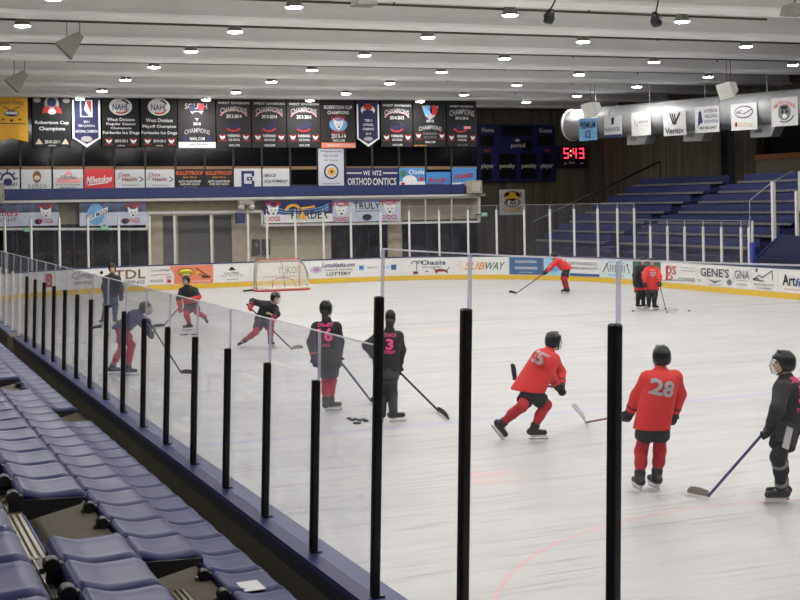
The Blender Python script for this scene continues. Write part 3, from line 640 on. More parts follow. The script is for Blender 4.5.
# the printed banners on the overhead frame
IMG = mat('arena_picture', (84, 94, 122), .5, var=.6, scale=2.2); ICEP = mat('arena_picture_ice', (190, 198, 214), .5, var=.15, scale=2)
def dog(f, cu, cv, su, sv, top='ICE', bot='DOGS'):
    f.text(top, cu, cv - sv * .42, su * 1.1, sv * .26, RED, 4, bend=.02).poly([(cu - su * .42, cv - sv * .36), (cu - su * .14, cv - sv * .2), (cu + su * .14, cv - sv * .2), (cu + su * .42, cv - sv * .36), (cu + su * .34, cv + sv * .02), (cu + su * .2, cv + sv * .22), (cu, cv + sv * .34), (cu - su * .2, cv + sv * .22), (cu - su * .34, cv + sv * .02)], WHITE, lay=3)
    f.ell(cu - su * .14, cv - sv * .02, su * .05, sv * .04, BLACK, lay=5, n=8).ell(cu + su * .14, cv - sv * .02, su * .05, sv * .04, BLACK, lay=5, n=8).ell(cu, cv + sv * .16, su * .09, sv * .06, BLACK, lay=5, n=8)
    f.text(bot, cu, cv + sv * .46, su, sv * .26, RED, 4)
def pic(f): f.rect(0, .42, 1, 1, ICEP); f.ell(.68, .82, .06, .12, BLACK, lay=2)
YB = yv - .1
bg = 'printed banners on the overhead frame'
def bf(f): pic(f); dog(f, .8, .45, .22, .75); f.text('Coors', .2, .42, .34, .3, RED, slant=.1); f.text('LIGHT', .2, .72, .3, .16, mat('steel_print', (110, 110, 118)))
board(-6, 58.5, 203, 226, 'wide ice printed banner with red script at far left', IMG, bf, YB, 'printed_banner', 'banner', bg)
def bm_(f): pic(f); f.ell(.24, .5, .13, .46, LBLUE, lay=3); f.text('BLUE MOON', .26, .5, .34, .2, NAVY, 5, rot=-.9); f.poly([(.08, .62), (.42, .18), (.42, .42), (.08, .86)], WHITE, lay=4); dog(f, .8, .45, .2, .75)
board(79.5, 146, 202.5, 225.5, 'ice printed banner with large blue disc', IMG, bm_, YB, 'printed_banner', 'banner', bg)
def hb(f): f.rect(0, .62, 1, 1, WHITE); [f.arc(.5, .1 + .12 * k, .47, .35, .2, PI - .2, .08, LBLUE) for k in range(3)]; dog(f, .13, .45, .2, .78); f.text('HARDER', .66, .66, .54, .36, BLACK, 3); f.poly([(.48, .84), (.55, .48), (.62, .84)], GOLD, lay=5); f.arc(.42, .45, .12, .3, PI, 2 * PI, .4, GOLD, lay=2); f.line(.5, .38, .74, .28, .1, GOLD, lay=2)
board(264, 332.3, 200.5, 222.5, 'blue streaked banner with black lettering and gold triangle', NAVY, hb, YB, 'printed_banner', 'banner', bg)
def tr(f): dog(f, .12, .5, .22, .8); dog(f, .84, .45, .22, .8); f.text('TRULY', .5, .28, .4, .3, BLACK, 3); f.rect(.32, .5, .7, .54, GREY, lay=2); f.ell(.5, .8, .07, .14, BLACK, lay=3); f.rect(.0, .0, 1, .12, IMG, lay=1)
board(332.8, 400, 199.5, 221.5, 'pale banner with black lettering and a puck, right of the streaked one', ICEP, tr, YB, 'printed_banner', 'banner', bg)

# ================================================================== championship banners
YC = YL - .5
def cloth(px0, px1, zb, label, m, draw, shape='flat', ztop=8.95):
    a, b_ = at_y(px0, 125, YC), at_y(px1, 125, YC); W = b_.x - a.x; H = ztop - zb
    ys = lambda u: .03 * math.sin(u * 9 + a.x)
    if shape == 'point': out = [(0, 0), (1, 0), (1, .84), (.5, 1), (0, .84)]
    elif shape == 'notch': out = [(0, 0), (1, 0), (1, 1), (.5, .93), (0, 1)]
    else: out = [(0, 0), (1, 0), (1, 1), (0, 1)]
    mb = MB().prism([Vector((a.x + u * W, YC, ztop - v * H)) for u, v in out], (0, .03, 0))
    o = tag(mb.build('hanging_banner', m, None, org=(a.x + W / 2, YC, ztop)), label, 'banner', 'championship banners under the last beam')
    MB().tube([(a.x - .03, YC + .015, ztop), (b_.x + .03, YC + .015, ztop)], .03, 8).build('hanging_rod', ALU, o)
    v0 = (ztop - 8.37) / H                          # part hidden by the beam
    fn = plane_fn((a.x, YC, ztop), (1, 0, 0), (0, 0, -1), (0, -1, 0))
    fc = Face(lambda u, v, off: fn(u, v0 * H + v, off), W, H * (1 - v0), o)
    if shape == 'point':
        w = .07
        for q in ((0, 0, w, .82), (1 - w, 0, 1, .82)): fc.rect(*q, WHITE)
        fc.poly([(0, .8), (.5, 1.0), (.5, .93), (w, .79)], WHITE).poly([(1, .8), (1 - w, .79), (.5, .93), (.5, 1.0)], WHITE)
    draw(fc); fc.done()
Z = lambda py, px=250: at_y(px, py, YC).z
CB = mat('banner_black', (20, 20, 22), .75); CD = mat('banner_charcoal', (38, 35, 34), .75); CG = mat('banner_gold', (238, 182, 58), .75); CN = mat('banner_navy', (34, 38, 78), .75)
def pair(f, v, s=.2, du=.33): dog(f, .5 - du, v, s, .14); dog(f, .5 + du, v, s, .14)
cloth(-5, 28, Z(142, 10), 'golden pennant with hockey sticks, leftmost of the hanging banners', CG, lambda f: (f.text('GOLD KINGS', .5, .08, .75, .07, BROWN, bend=.03), f.line(.25, .18, .7, .36, .05, BROWN), f.line(.75, .18, .3, .36, .05, BROWN), f.ell(.5, .34, .22, .07, NAVY), f.rect(.32, .3, .68, .36, WHITE, lay=2), f.ell(.5, .5, .05, .03, BLACK), f.ell(.25, .48, .04, .02, BLACK), f.ell(.75, .48, .04, .02, BLACK), f.rect(.1, .56, .92, .585, BROWN), [f.text('NATIONAL CHAMPIONS', .5, .64 + .06 * i, .5, .025, ORANGE) for i in range(5)]), 'notch')
cloth(32.8, 71, Z(146.5, 50), 'black banner with red shield emblem right of the golden pennant', CB, lambda f: (f.ell(.5, .1, .19, .2, SILVER), f.ell(.5, .06, .12, .1, NAVY, lay=2), f.poly([(.27, .18), (.45, .12), (.4, .28), (.24, .3)], RED, lay=3), f.poly([(.73, .18), (.55, .12), (.6, .28), (.76, .3)], RED, lay=3), f.ell(.5, .26, .11, .06, WHITE, lay=3), f.ell(.12, .02, .1, .05, SILVER), f.ell(.88, .02, .1, .05, SILVER), f.text('Robertson Cup', .5, .5, .88, .09, WHITE), f.text('Champions', .5, .63, .68, .1, WHITE), f.text('2010-2011', .5, .9, .4, .07, WHITE), f.text('NAHL', .5, .98, .2, .03, WHITE), f.poly([(.06, .95), (.15, .83), (.26, .95)], BEIGE), f.poly([(.74, .95), (.85, .83), (.94, .95)], BEIGE)))
cloth(72.3, 100.4, Z(147.5, 86), 'navy pennant with white border and player badge, left one of two', CN, lambda f: (f.rect(.28, 0, .72, .36, WHITE), f.poly([(.32, .0), (.5, .0), (.42, .2), (.6, .34), (.32, .34)], NAVY, lay=2), f.poly([(.5, .02), (.68, .02), (.68, .3), (.56, .14)], RED, lay=2), f.text('2011', .5, .46, .2, .05, WHITE), f.text('TIER II JUNIOR A', .5, .55, .6, .06, WHITE), f.text('NATIONAL CHAMPION', .5, .66, .78, .06, WHITE), f.ell(.5, .82, .2, .06, SILVER)), 'point')
def nahl(f, lines):
    f.ell(.5, .13, .31, .19, WHITE).text('NAHL', .5, .14, .44, .13, NAVY, 3, slant=.08).arc(.5, .14, .24, .15, .6, 2.2, .22, RED, lay=2).arc(.5, .13, .24, .16, -1.4, -.4, .2, BLACK, lay=2)
    for t, v, w, h in lines: f.text(t, .5, v, w, h, WHITE)
    pair(f, .88, .2, .33); f.text('2010-2011', .5, .87, .34, .06, WHITE); f.text('NAHL', .5, .97, .2, .025, WHITE)
cloth(102.2, 139.4, Z(147, 120), 'black banner with white oval emblem and four text lines', CB, lambda f: nahl(f, (('West Division', .41, .74, .07), ('Regular Season', .51, .78, .07), ('Champions', .6, .56, .06), ('Fairbanks Ice Dogs', .7, .98, .08))))
cloth(141, 177.2, Z(147, 160), 'black banner with white oval emblem and three text lines', CB, lambda f: nahl(f, (('West Division', .42, .74, .08), ('Playoff Champion', .56, .92, .08), ('Fairbanks Ice Dogs', .7, .98, .08))))
def swoosh(f, v): f.text('NAHL', .5, v, .44, .13, NAVY, slant=.1).arc(.48, v - .02, .24, .13, .5, 2.6, .25, RED, lay=3).arc(.5, v, .25, .14, -1.4, -.3, .12, NAVY)
def champ(f, yr, top=True):
    if top: f.text('WEST DIVISION', .5, .02, .9, .05, WHITE)
    f.text('CHAMPIONS', .5, .15, .78, .12, SILVER, bend=.05); f.arc(.5, .36, .42, .2, PI + .3, 2 * PI - .3, .1, PALERED)
    f.text(yr, .5, .31, .44, .08, WHITE); swoosh(f, .54); pair(f, .78, .2, .34); f.text('FAIRBANKS', .5, .74, .36, .06, WHITE); f.text('ICE DOGS', .5, .83, .32, .05, WHITE); f.text('NAHL.COM', .5, .95, .3, .05, WHITE)
def cup(f, yr):
    f.text('SOUTH', .48, .1, .6, .12, SILVER); f.poly([(.32, .2), (.68, .2), (.5, .42)], SILVER); f.ell(.5, .29, .12, .07, BLACK, lay=2); f.ell(.62, .12, .08, .08, RED, lay=3); f.ell(.38, .14, .08, .08, NAVY, lay=3)
    f.text(yr, .5, .48, .2, .06, WHITE); f.text('CHAMPIONS', .5, .62, .68, .1, SILVER, bend=.05)
cloth(178.2, 215.4, Z(148, 197), 'charcoal banner with cup emblem and white strip along its foot', CD, lambda f: (cup(f, '2010'), f.text('NAHL.COM', .5, .8, .4, .07, WHITE), f.rect(.12, .76, .26, .84, NAVY), f.rect(.76, .76, .9, .84, NAVY), f.rect(0, .87, 1, 1, WHITE), f.text('sun partner', .55, .93, .5, .05, GREY)))
cloth(216.6, 251, Z(147.5, 233), 'charcoal champions banner with blue swoosh, first of three alike', CD, lambda f: champ(f, '2013-2014'))
cloth(252, 286.4, Z(147.5, 269), 'charcoal champions banner with blue swoosh, middle of three alike', CD, lambda f: champ(f, '2013-2014'))
cloth(287.2, 320.4, Z(147.5, 304), 'charcoal champions banner with blue swoosh, last of three alike', CD, lambda f: champ(f, '2013-2014'))
cloth(321, 355.4, Z(148, 338), 'charcoal banner with dog emblem and red strip along its foot', CD, lambda f: (f.text('ROBERTSON CUP', .5, .08, .82, .08, WHITE), f.text('CHAMPIONS', .5, .2, .62, .08, WHITE), f.ell(.5, .47, .26, .16, LBLUE), dog(f, .5, .47, .36, .36), f.text('2013-14', .5, .73, .42, .1, WHITE), f.text('NAHL.COM', .5, .83, .34, .05, WHITE), f.rect(0, .88, 1, 1, SALMON), f.text('FAIRBANKS ICE DOGS', .55, .94, .8, .06, WHITE)))
cloth(356.8, 379.2, Z(147, 368), 'navy pennant with white border and red crest, right one of two', CN, lambda f: (f.ell(.5, .14, .32, .12, WHITE), f.ell(.5, .06, .2, .08, RED, lay=2), f.ell(.5, .2, .25, .07, NAVY, lay=2), f.text('TIER II', .5, .38, .34, .06, WHITE), f.text('NATIONAL', .5, .48, .46, .06, WHITE), f.text('CHAMPIONS', .5, .58, .5, .06, WHITE), f.text('2014', .5, .69, .24, .05, WHITE), f.ell(.5, .81, .2, .05, SILVER)), 'point')
cloth(381, 412.6, Z(147, 397), 'black champions banner with blue swoosh right of the navy pennant', CB, lambda f: champ(f, '2014-2015'))
cloth(413.6, 446, Z(147, 430), 'black banner with red and blue ball emblem', CB, lambda f: (f.poly([(.26, .02), (.78, .02), (.66, .26), (.5, .36), (.36, .26)], SILVER), f.ell(.44, .12, .14, .12, LBLUE, lay=2), f.ell(.62, .12, .12, .12, RED, lay=2), f.text('2015', .5, .38, .24, .06, WHITE), f.text('CHAMPIONS', .5, .53, .7, .1, SILVER, bend=.05), pair(f, .74, .17, .36), f.text('FAIRBANKS', .5, .68, .44, .06, GREY), f.text('ICE DOGS', .5, .77, .4, .06, GREY), f.text('NAHL.COM', .5, .88, .3, .05, WHITE), f.text('sponsor', .2, .97, .4, .04, GOLD)))
cloth(447, 476.4, Z(147, 461), 'black champions banner at the right end of the row', CB, lambda f: (f.text('WEST DIVISION', .5, .02, .8, .04, WHITE), f.text('CHAMPIONS', .5, .15, .84, .14, SILVER, bend=.05), f.text('2015-2016', .5, .3, .44, .07, WHITE), f.text('AC', .44, .52, .36, .14, NAVY, slant=.2), f.rect(.56, .5, .8, .56, PALERED, lay=2), f.arc(.45, .5, .28, .15, .6, 2.7, .25, RED, lay=3), pair(f, .78, .18, .36), f.text('FAIRBANKS', .5, .74, .34, .06, WHITE), f.text('ICE DOGS', .5, .83, .3, .05, WHITE), f.text('NAHL.COM', .5, .95, .34, .05, GREY)))

# ================================================================== scoreboard
YSB = YW - .35
a, c = at_y(478, 181, YSB), at_y(555, 125, YSB); zt, zb = at_y(516, 124.5, YSB).z, at_y(516, 181, YSB).z
o = thing('scoreboard', ((a.x + c.x) / 2, YSB + .3, zb), 'large dark blue scoreboard on the concrete wall', 'scoreboard')
cab = MB().lo_hi((a.x, YSB, zb), (c.x, YSB + .34, zt)).build('cabinet', mat('score_blue', (20, 25, 80), .45), o, bevel=.02)
SCB = mat('score_panel', (10, 10, 14), .3); SLET = mat('score_lettering', (196, 190, 170), .5)
fc = Face(plane_fn((a.x, YSB, zt), (1, 0, 0), (0, 0, -1), (0, -1, 0)), c.x - a.x, zt - zb, o)
for q in ((.03, .19, .21, .38), (.3, .03, .7, .2), (.77, .19, .97, .38), (.56, .28, .7, .46), (.05, .52, .17, .68), (.05, .8, .17, .97), (.27, .52, .48, .96), (.54, .52, .75, .96), (.82, .52, .94, .68), (.82, .8, .94, .97)):
    fc.rect(*q, SCB, nm='digit_window')
for t, u, v, w, h in (('Home', .13, .1, .15, .08), ('Guests', .87, .1, .17, .08), ('period', .51, .38, .18, .1), ('player', .12, .74, .16, .1), ('penalty', .37, .74, .19, .1), ('penalty', .65, .74, .19, .1), ('player', .88, .74, .16, .1)):
    fc.text(t, u, v, w, h, SLET, 3)
fc.rect(.48, .26, .53, .3, SLET, nm='lettering', lay=2); fc.rect(.08, .44, .16, .48, DRED, nm='digit_window', lay=2); fc.rect(.85, .44, .93, .48, DRED, nm='digit_window', lay=2); fc.done()
a, c = at_y(556.5, 167, YSB), at_y(586.5, 146, YSB)
o = thing('game_clock', ((a.x + c.x) / 2, YSB + .3, a.z), 'small black game clock with red lit digits beside the scoreboard', 'clock')
MB().lo_hi((a.x, YSB, a.z), (c.x, YSB + .3, c.z)).build('case', mat('clock_case', (18, 19, 34), .4), o, bevel=.02)
LED = emit('led_red', (255, 50, 80), 1.6); LEDY = emit('led_amber', (255, 170, 90), 1.6)
fc = Face(plane_fn((a.x, YSB, c.z), (1, 0, 0), (0, 0, -1), (0, -1, 0)), c.x - a.x, c.z - a.z, o)
SEG = {'5': 'afgcd', '1': 'bc', '3': 'abgcd', '4': 'fgbc'}
def digit(ch, u, v, w, h):
    t = .028
    R = {'a': (u, v, u + w, v + t * 2), 'd': (u, v + h - t * 2, u + w, v + h), 'g': (u, v + h / 2 - t, u + w, v + h / 2 + t), 'f': (u, v, u + t, v + h / 2), 'e': (u, v + h / 2, u + t, v + h), 'b': (u + w - t, v, u + w, v + h / 2), 'c': (u + w - t, v + h / 2, u + w, v + h)}
    for k in SEG[ch]: fc.rect(*R[k], LED, nm='digit', lay=2)
digit('5', .24, .1, .16, .5); digit('4', .54, .1, .12, .5); digit('3', .74, .1, .16, .5)
fc.rect(.45, .2, .485, .28, LEDY, nm='digit', lay=2); fc.rect(.45, .42, .485, .5, LEDY, nm='digit', lay=2)
fc.text('time', .5, .78, .2, .14, SLET, 2); fc.rect(.25, .8, .32, .88, SLET, nm='lettering'); fc.rect(.78, .8, .88, .86, SLET, nm='lettering'); fc.done()
# poster on the concrete
pw = mat('poster_cloth', (196, 196, 186), .7)
def posterd(f):
    f.ell(.5, .3, .3, .2, GOLD).ell(.28, .16, .1, .1, GOLD).ell(.74, .18, .1, .1, GOLD).ell(.5, .52, .34, .16, GREY).ell(.4, .5, .09, .09, WHITE, lay=3).ell(.62, .5, .09, .09, WHITE, lay=3).ell(.42, .52, .04, .05, BLACK, lay=4).ell(.6, .52, .04, .05, BLACK, lay=4).arc(.5, .3, .34, .24, PI, 2 * PI, .14, BLACK, lay=2).poly([(.36, .36), (.64, .36), (.6, .44), (.4, .44)], BLACK, lay=3).text('GRIZZLIES', .5, .78, .74, .18, GOLD, bend=-.05).text('GRIZZLIES', .51, .79, .76, .19, BLACK, 1, bend=-.05).line(.8, .1, .88, .2, .06, BLACK)
board(499.5, 525, 189.5, 215, 'white poster with yellow and black crest on concrete wall below the scoreboard', pw, posterd, YW - .1, 'wall_poster', 'poster', None)

# ================================================================== air duct with banners
DA, DB, DR = at_d(572.5, 125, 64.5), at_d(805, 106.7, 54.0), 0.75
DB.z = DA.z; DB = DA + (DB - DA) * 1.12
dd = (DB - DA).normalized(); dn = Vector((-abs(dd.y), dd.x * 1, 0)).normalized()
dn = UP.cross(dd).normalized(); dn = dn if dn.x < 0 else -dn
DUCT = mat('duct_white', (160, 161, 159), .5, .15, var=.08, scale=2)
o = thing('air_duct', DA, 'large round white air duct running high along the right wall', 'duct')
dm = MB(); prof = []
dm.tube([DA + dd * t for t in np.linspace(0, (DB - DA).length, 12)], DR, 36); dm.build('duct_barrel', DUCT, o, True).data
MB().tube([DA - dd * .02, DA + dd * .06], DR + .05, 36).build('end_ring', mat('ring_white', (196, 196, 192), .5), o, False)
for t in (3.0, 6.2, 9.4, 12.6): MB().tube([DA + dd * t, DA + dd * (t + .05)], DR + .015, 36).build('seam_band', DUCT, o)
for t in (1.6, 5.0, 8.2, 11.5, 14.4):
    p = DA + dd * t; MB().tube([p + UP * DR, p + UP * 2.2], .015, 6).build('hanger_rod', ALU, o)
def duct_at(px):
    best = min(np.linspace(-.2, (DB - DA).length, 500), key=lambda t: abs(proj(DA + dd * t + dn * DR)[0] - px)); return float(best)
for px0, px1 in ((622, 641), (676, 702), (745, 769)):
    t0, t1 = duct_at(px0), duct_at(px1); w = 1.25
    p = DA + dd * ((t0 + t1) / 2)
    q = lambda s, x, z: p + dd * s + dn * x + UP * z
    ob = MB().prism([q(-.7, .3, -.45), q(-.7, .3, -1.18), q(.35, .3, -1.18), q(.75, .3, -.45)], -dn * .65).build('outlet_box', DUCT, o)
    MB().prism([q(-.45, .31, -.82), q(-.45, .31, -1.0), q(-.1, .31, -1.0), q(-.1, .31, -.82)], dn * .01).build('grille', GREY, ob)
def dban(px0, px1, py0, py1, label, m, draw):
    t0, t1 = duct_at(px0), duct_at(px1); pm = DA + dd * ((t0 + t1) / 2) + dn * (DR + .04)
    r0, r1 = ray((px0 + px1) / 2, py0), ray((px0 + px1) / 2, py1); hd = (pm - CAM).dot(FW)
    zt, zb = CAMH + r0.z * hd, CAMH + r1.z * hd
    A = DA + dd * t0 + dn * (DR + .04); A.z = zt; W = (t1 - t0); H = zt - zb
    mb = MB().prism([A, A + dd * W, A + dd * W - UP * H, A - UP * H], dn * .02)
    b_ = tag(mb.build('duct_banner', m, None, org=A + dd * W / 2), label, 'banner', 'banners along the air duct')
    fc = Face(plane_fn(A + dn * .02, dd, -UP, dn), W, H, b_); draw(fc); fc.done()
DW = mat('duct_banner_white', (205, 205, 202), .6)
dban(580, 597.5, 118.5, 140.5, 'light blue banner with black lettering at the far end of the duct', mat('duct_banner_blue', (120, 175, 225), .6), lambda f: f.text('PREMIUM', .5, .3, .86, .3, BLACK).text('ICE', .52, .72, .34, .34, BLACK))
dban(605, 622.5, 116, 137.5, 'white banner with small blue figure and blue foot strip', DW, lambda f: f.poly([(.42, .1), (.6, .04), (.56, .4), (.42, .4)], NAVY).text('NANOOK', .5, .62, .86, .22, GREY).rect(0, .86, 1, 1, NAVY))
dban(632, 651.5, 112, 135.5, 'white banner with faint grey lettering on the duct', DW, lambda f: f.text('N', .25, .5, .2, .4, SILVER).text('ational', .65, .4, .5, .16, GREY).rect(.4, .58, .9, .6, SILVER))
dban(664, 686.5, 111, 135.5, 'white banner with a black striped letter emblem', DW, lambda f: [f.line(.3 + .1 * i, .1, .45 + .06 * i, .55, .07, BLACK) for i in range(3)] + [f.line(.75, .08, .5, .55, .1, BLACK), f.text('Veritiv', .5, .8, .84, .24, BLACK)])
dban(696, 719.5, 106.5, 132.5, 'white banner with navy figure and four lettering lines', DW, lambda f: f.poly([(.12, .7), (.16, .2), (.26, .14), (.3, .4), (.34, .6), (.2, .66), (.08, .84)], NAVY).text('INTERIOR', .68, .18, .54, .14, BLACK).text('WELDING', .68, .38, .54, .14, BLACK).text('ASSOCIATION', .68, .58, .58, .12, NAVY).text('907 457-0477', .56, .82, .72, .12, BLACK))
dban(732, 757.5, 103.5, 130, 'white banner with blue oval emblem on the duct', DW, lambda f: f.ell(.5, .32, .36, .24, NAVY).ell(.5, .32, .33, .2, DW, lay=2).text('ABC', .34, .32, .26, .14, NAVY, 3).line(.5, .4, .82, .24, .04, BLACK, lay=3).text('LedStar', .58, .78, .6, .2, BEIGE).ell(.2, .78, .05, .1, DRED))
dban(772, 798.5, 97.5, 126, 'white banner with red arched lettering round a grey head', DW, lambda f: f.text('ARCTIC LIONS', .5, .2, .84, .16, RED, bend=.14).ell(.5, .52, .24, .28, GREY).ell(.44, .5, .05, .06, BLACK, lay=3).ell(.6, .5, .05, .06, BLACK, lay=3).poly([(.34, .3), (.66, .3), (.6, .42), (.4, .42)], BLACK, lay=3).ell(.52, .66, .09, .08, WHITE, lay=3).arc(.5, .5, .4, .38, .4, 2.0, .1, BLACK))

# ================================================================== hanging loudspeakers and spotlights
def speaker(px, py, d, size, front, zax, m, label):
    p = at_d(px, py, d); y_ = -(RT * front[0] + UP * front[1] + FW * front[2]).normalized(); z_ = RT * zax[0] + UP * zax[1] + FW * zax[2]
    z_ = (z_ - y_ * z_.dot(y_)).normalized(); R = Matrix((y_.cross(z_), y_, z_)).transposed()
    o = thing('hanging_speaker', p, label, 'loudspeaker', 'hanging loudspeakers'); s = size
    grey = m is SPG; xr, zh, zr, yl = (.17, .28, .24, .52) if grey else (.26, .5, .44, .45)
    P = [Vector(q) for q in ((-.5, -yl, -zh), (.5, -yl, -zh), (xr, yl, -zr), (-xr, yl, -zr), (-.5, -yl, zh), (.5, -yl, zh), (xr, yl, zr), (-xr, yl, zr))]
    MB().hexa([p + R @ (q * s) for q in P]).build('cabinet', m, o, bevel=.015)
    G = [Vector(q) for q in ((-.46, -yl - .01, -zh + .03), (.46, -yl - .01, -zh + .03), (.46, -yl - .01, zh - .03), (-.46, -yl - .01, zh - .03))]
    MB().prism([p + R @ (q * s) for q in G], R @ Vector((0, -.012, 0))).build('grille', mat('speaker_grille', (84, 82, 76), .7) if m is SPG else mat('speaker_grille_pale', (190, 189, 182), .7), o)
    for q in ((-.3, .0, .0), (0, yl - .05, .0)):
        a_ = p + R @ (Vector(q) * s); MB().tube([a_, Vector((a_.x, a_.y, 9.25))], .012, 5).build('hanging_cable', PIPE, o)
SPG = mat('speaker_grey', (128, 128, 120), .6); SPW = mat('speaker_white', (196, 196, 190), .6)
vy = lambda px: -math.atan((px - PX0) / F_PX) - YAW
speaker(72, 43, 34, .6, (-.68, -.70, -.22), (.1, -.2, -1), SPG, 'grey hanging loudspeaker, larger one of two at upper left')
speaker(18.5, 79.5, 43, .62, (-.68, -.70, -.22), (.1, -.2, -1), SPG, 'grey hanging loudspeaker, smaller one of two at upper left')
speaker(592, 109, 57, .66, (-.6, -.25, -.75), (.75, .2, -.62), SPW, 'white hanging loudspeaker before the far end of the duct')
speaker(728, 89.5, 48, .6, (-.6, -.25, -.75), (.75, .2, -.62), SPW, 'white hanging loudspeaker before the duct above the oval banner')
for px, py, lab, rz in ((549.5, 15.5, 'small black spotlight under a beam, left one of two', .5), (655.5, 18.5, 'small black spotlight under a beam, right one of two', -.3)):
    p = at_d(px, py, 31.5); o = thing('spotlight', p, lab, 'spotlight', 'black spotlights')
    R = Matrix.Rotation(vy(px) + rz, 3, 'Z') @ Matrix.Rotation(.6, 3, 'X')
    MB().lathe((0, 0, 0), [(.01, -.18), (.13, -.17), (.15, -.05), (.09, .12), (.05, .17), (.01, .17)], 14)
    mb = MB().lathe((0, 0, 0), [(.01, -.18), (.13, -.17), (.15, -.05), (.09, .12), (.05, .17), (.01, .17)], 14)
    mb.v = [tuple(p + R @ Vector(q)) for q in mb.v]; mb.build('lamp_can', PAD, o, True)
    MB().tube([p + Vector((0, 0, .1)), p + R @ Vector((.1, .1, .35)), Vector((p.x + .12, p.y, ZB + .02))], .02, 6).build('yoke', PAD, o)
    MB().box(p + R @ Vector((0, 0, -.19)), (.14, .14, .02), vy(px)).build('lens', mat('spot_lens', (120, 120, 125), .1), o)
p = at_d(366, 0, 30); 
for px, py, sx in ((364, 1.5, .5), (795, 11, .5)):
    p = at_d(px, py, 29.5); o = thing('ceiling_unit', p, 'grey box unit on the ceiling at the top edge%s' % (' near the middle' if px < 500 else ' at the right corner'), 'ceiling unit')
    MB().hexa([p + Vector(q) for q in ((-.25, -.25, -.1), (.25, -.25, -.1), (.25, .25, -.1), (-.25, .25, -.1), (-.2, -.2, .15), (.2, -.2, .15), (.2, .2, .15), (-.2, .2, .15))]).build('housing', SPG, o, bevel=.02)
    MB().tube([p + Vector((0, 0, .15)), Vector((p.x, p.y, 9.25))], .02, 6).build('stem', PIPE, o)

# ================================================================== right stands
BLU = mat('bench_blue', (30, 38, 84), .5, var=.15); BLR = mat('riser_blue', (22, 27, 60), .7); NOS = mat('bench_edge', (112, 110, 112), .4, .3, var=.5, scale=14)
YF, YA1, YA0 = 55.0, 48.9, 47.8
rows = [(30.35 + .92 * i, 1.58 + .425 * i) for i in range(7)]
mb = MB()
for i, (x, z) in enumerate(rows):
    mb.lo_hi((x + .25, 33 if i > 2 else 38.6, 0), (x + .92 + .25 if i < 6 else XW, YF, z - .42))
struct(mb.build('stand_steps', BLR))
for i, (x, z) in enumerate(rows):
    for seg in ((YA1, YF), (33.0 if i > 2 else 38.8, YA0 - 0.0)):
        far = seg[0] == YA1
        yo = -.18 * i
        lab = 'long blue bench in the right stands, %s row up, %s part' % (ORD[i], 'far' if far else 'near')
        y0, y1 = (seg[0] + yo if far else seg[0]), (seg[1] if far else seg[1] + yo)
        o = thing('bleacher_bench', (x, (y0 + y1) / 2, z - .42), lab, 'bench', 'blue benches of the right stands')
        MB().lo_hi((x, y0, z - .08), (x + .36, y1, z)).build('seat_board', BLU, o)
        MB().lo_hi((x - .025, y0, z - .085), (x, y1, z + .012)).build('edge_strip', NOS, o)
        MB().lo_hi((x + .3, y0, z - .42), (x + .36, y1, z - .08)).build('riser_panel', BLU, o)
        MB().lo_hi((x + .36, y0, z + .02), (x + .42, y1, z + .3)).build('back_board', BLU, o)
for i, (x, z) in enumerate(rows):
    yy = YA1 - .18 * i - .55
    o = tag(MB().lo_hi((x - .2, yy - .45, z - .42), (x + .26, yy + .45, z - .2)).build('aisle_step', BLU), 'small blue aisle step in the right stands, %s row up' % ORD[i], 'step', 'aisle steps of the right stands')
    MB().lo_hi((x - .21, yy - .45, z - .22), (x - .18, yy + .45, z - .19)).build('nosing', NOS, o)
# end rail of the stands, vomitory wall, front wall
o = thing('stair_handrail', (30.2, YF + .3, 0), 'dark diagonal handrail at the far end of the right stands', 'handrail')
MB().tube([(30.3, YF + .2, 2.4), (37.6, YF + .2, 5.3)], .05, 8).build('rail', FRM, o)
for t in (0, .33, .66, 1): q = Vector((30.3 + 7.3 * t, YF + .2, 0)); MB().tube([q, q + UP * (2.4 + 2.9 * t)], .03, 6).build('baluster', FRM, o)
SLB = mat('stair_blue', (24, 32, 72), .5)
o = tag(MB().prism([(30.1, 38.4, 0), (30.1, 38.4, 1.1), (30.1, 36.9, 2.05), (30.1, 33, 2.05), (30.1, 33, 0)], (.15, 0, 0)).build('stair_wall', SLB), 'dark blue sloping stair wall at the right edge behind the boards', 'stair wall')
MB().obox((30.17, 38.4, 1.12), (30.17, 36.9, 2.07), .2, .03).build('top_cap', mat('stair_cap', (50, 64, 130)), o)
struct(strip(MB(), S4 - 1, S5 - 4, 0.9, 1.05, 0, 1.25).build('wall_stand_front', BLR))
def rpost(px, py0, py1, X, lab, w=.1):
    a_ = at_x(px, (py0 + py1) / 2, X); b0, b1 = at_x(px, py1, X), at_x(px, py0, X)
    o = thing('railing_post', (X, a_.y, min(b0.z, 1.2)), lab, 'post', 'white posts by the right stairs')
    MB().lo_hi((X - w / 2, a_.y - w / 2, 0.0), (X + w / 2, a_.y + w / 2, b1.z)).build('upright', WHT, o); return o, Vector((X, a_.y, b1.z))
o1, q1 = rpost(773.5, 181.5, 244, 30.4, 'tall white post in front of the right stands', .12)
q0 = at_x(749.5, 200.5, 30.4); MB().tube([q0, q1], .015, 5).build('guy_wire', ALU, o1); MB().tube([q0, Vector((30.4, q0.y, 0.6))], .015, 5).build('thin_upright', ALU, o1)
q2 = at_x(793, 171, 32.5); MB().tube([q1, q2], .012, 5).build('guy_wire', ALU, o1)
rpost(797, 191, 236, 30.4, 'shorter white post by the blue stair wall', .1)
rpost(801, 171, 192, 33.5, 'thick white post at the right edge of the stands', .16)
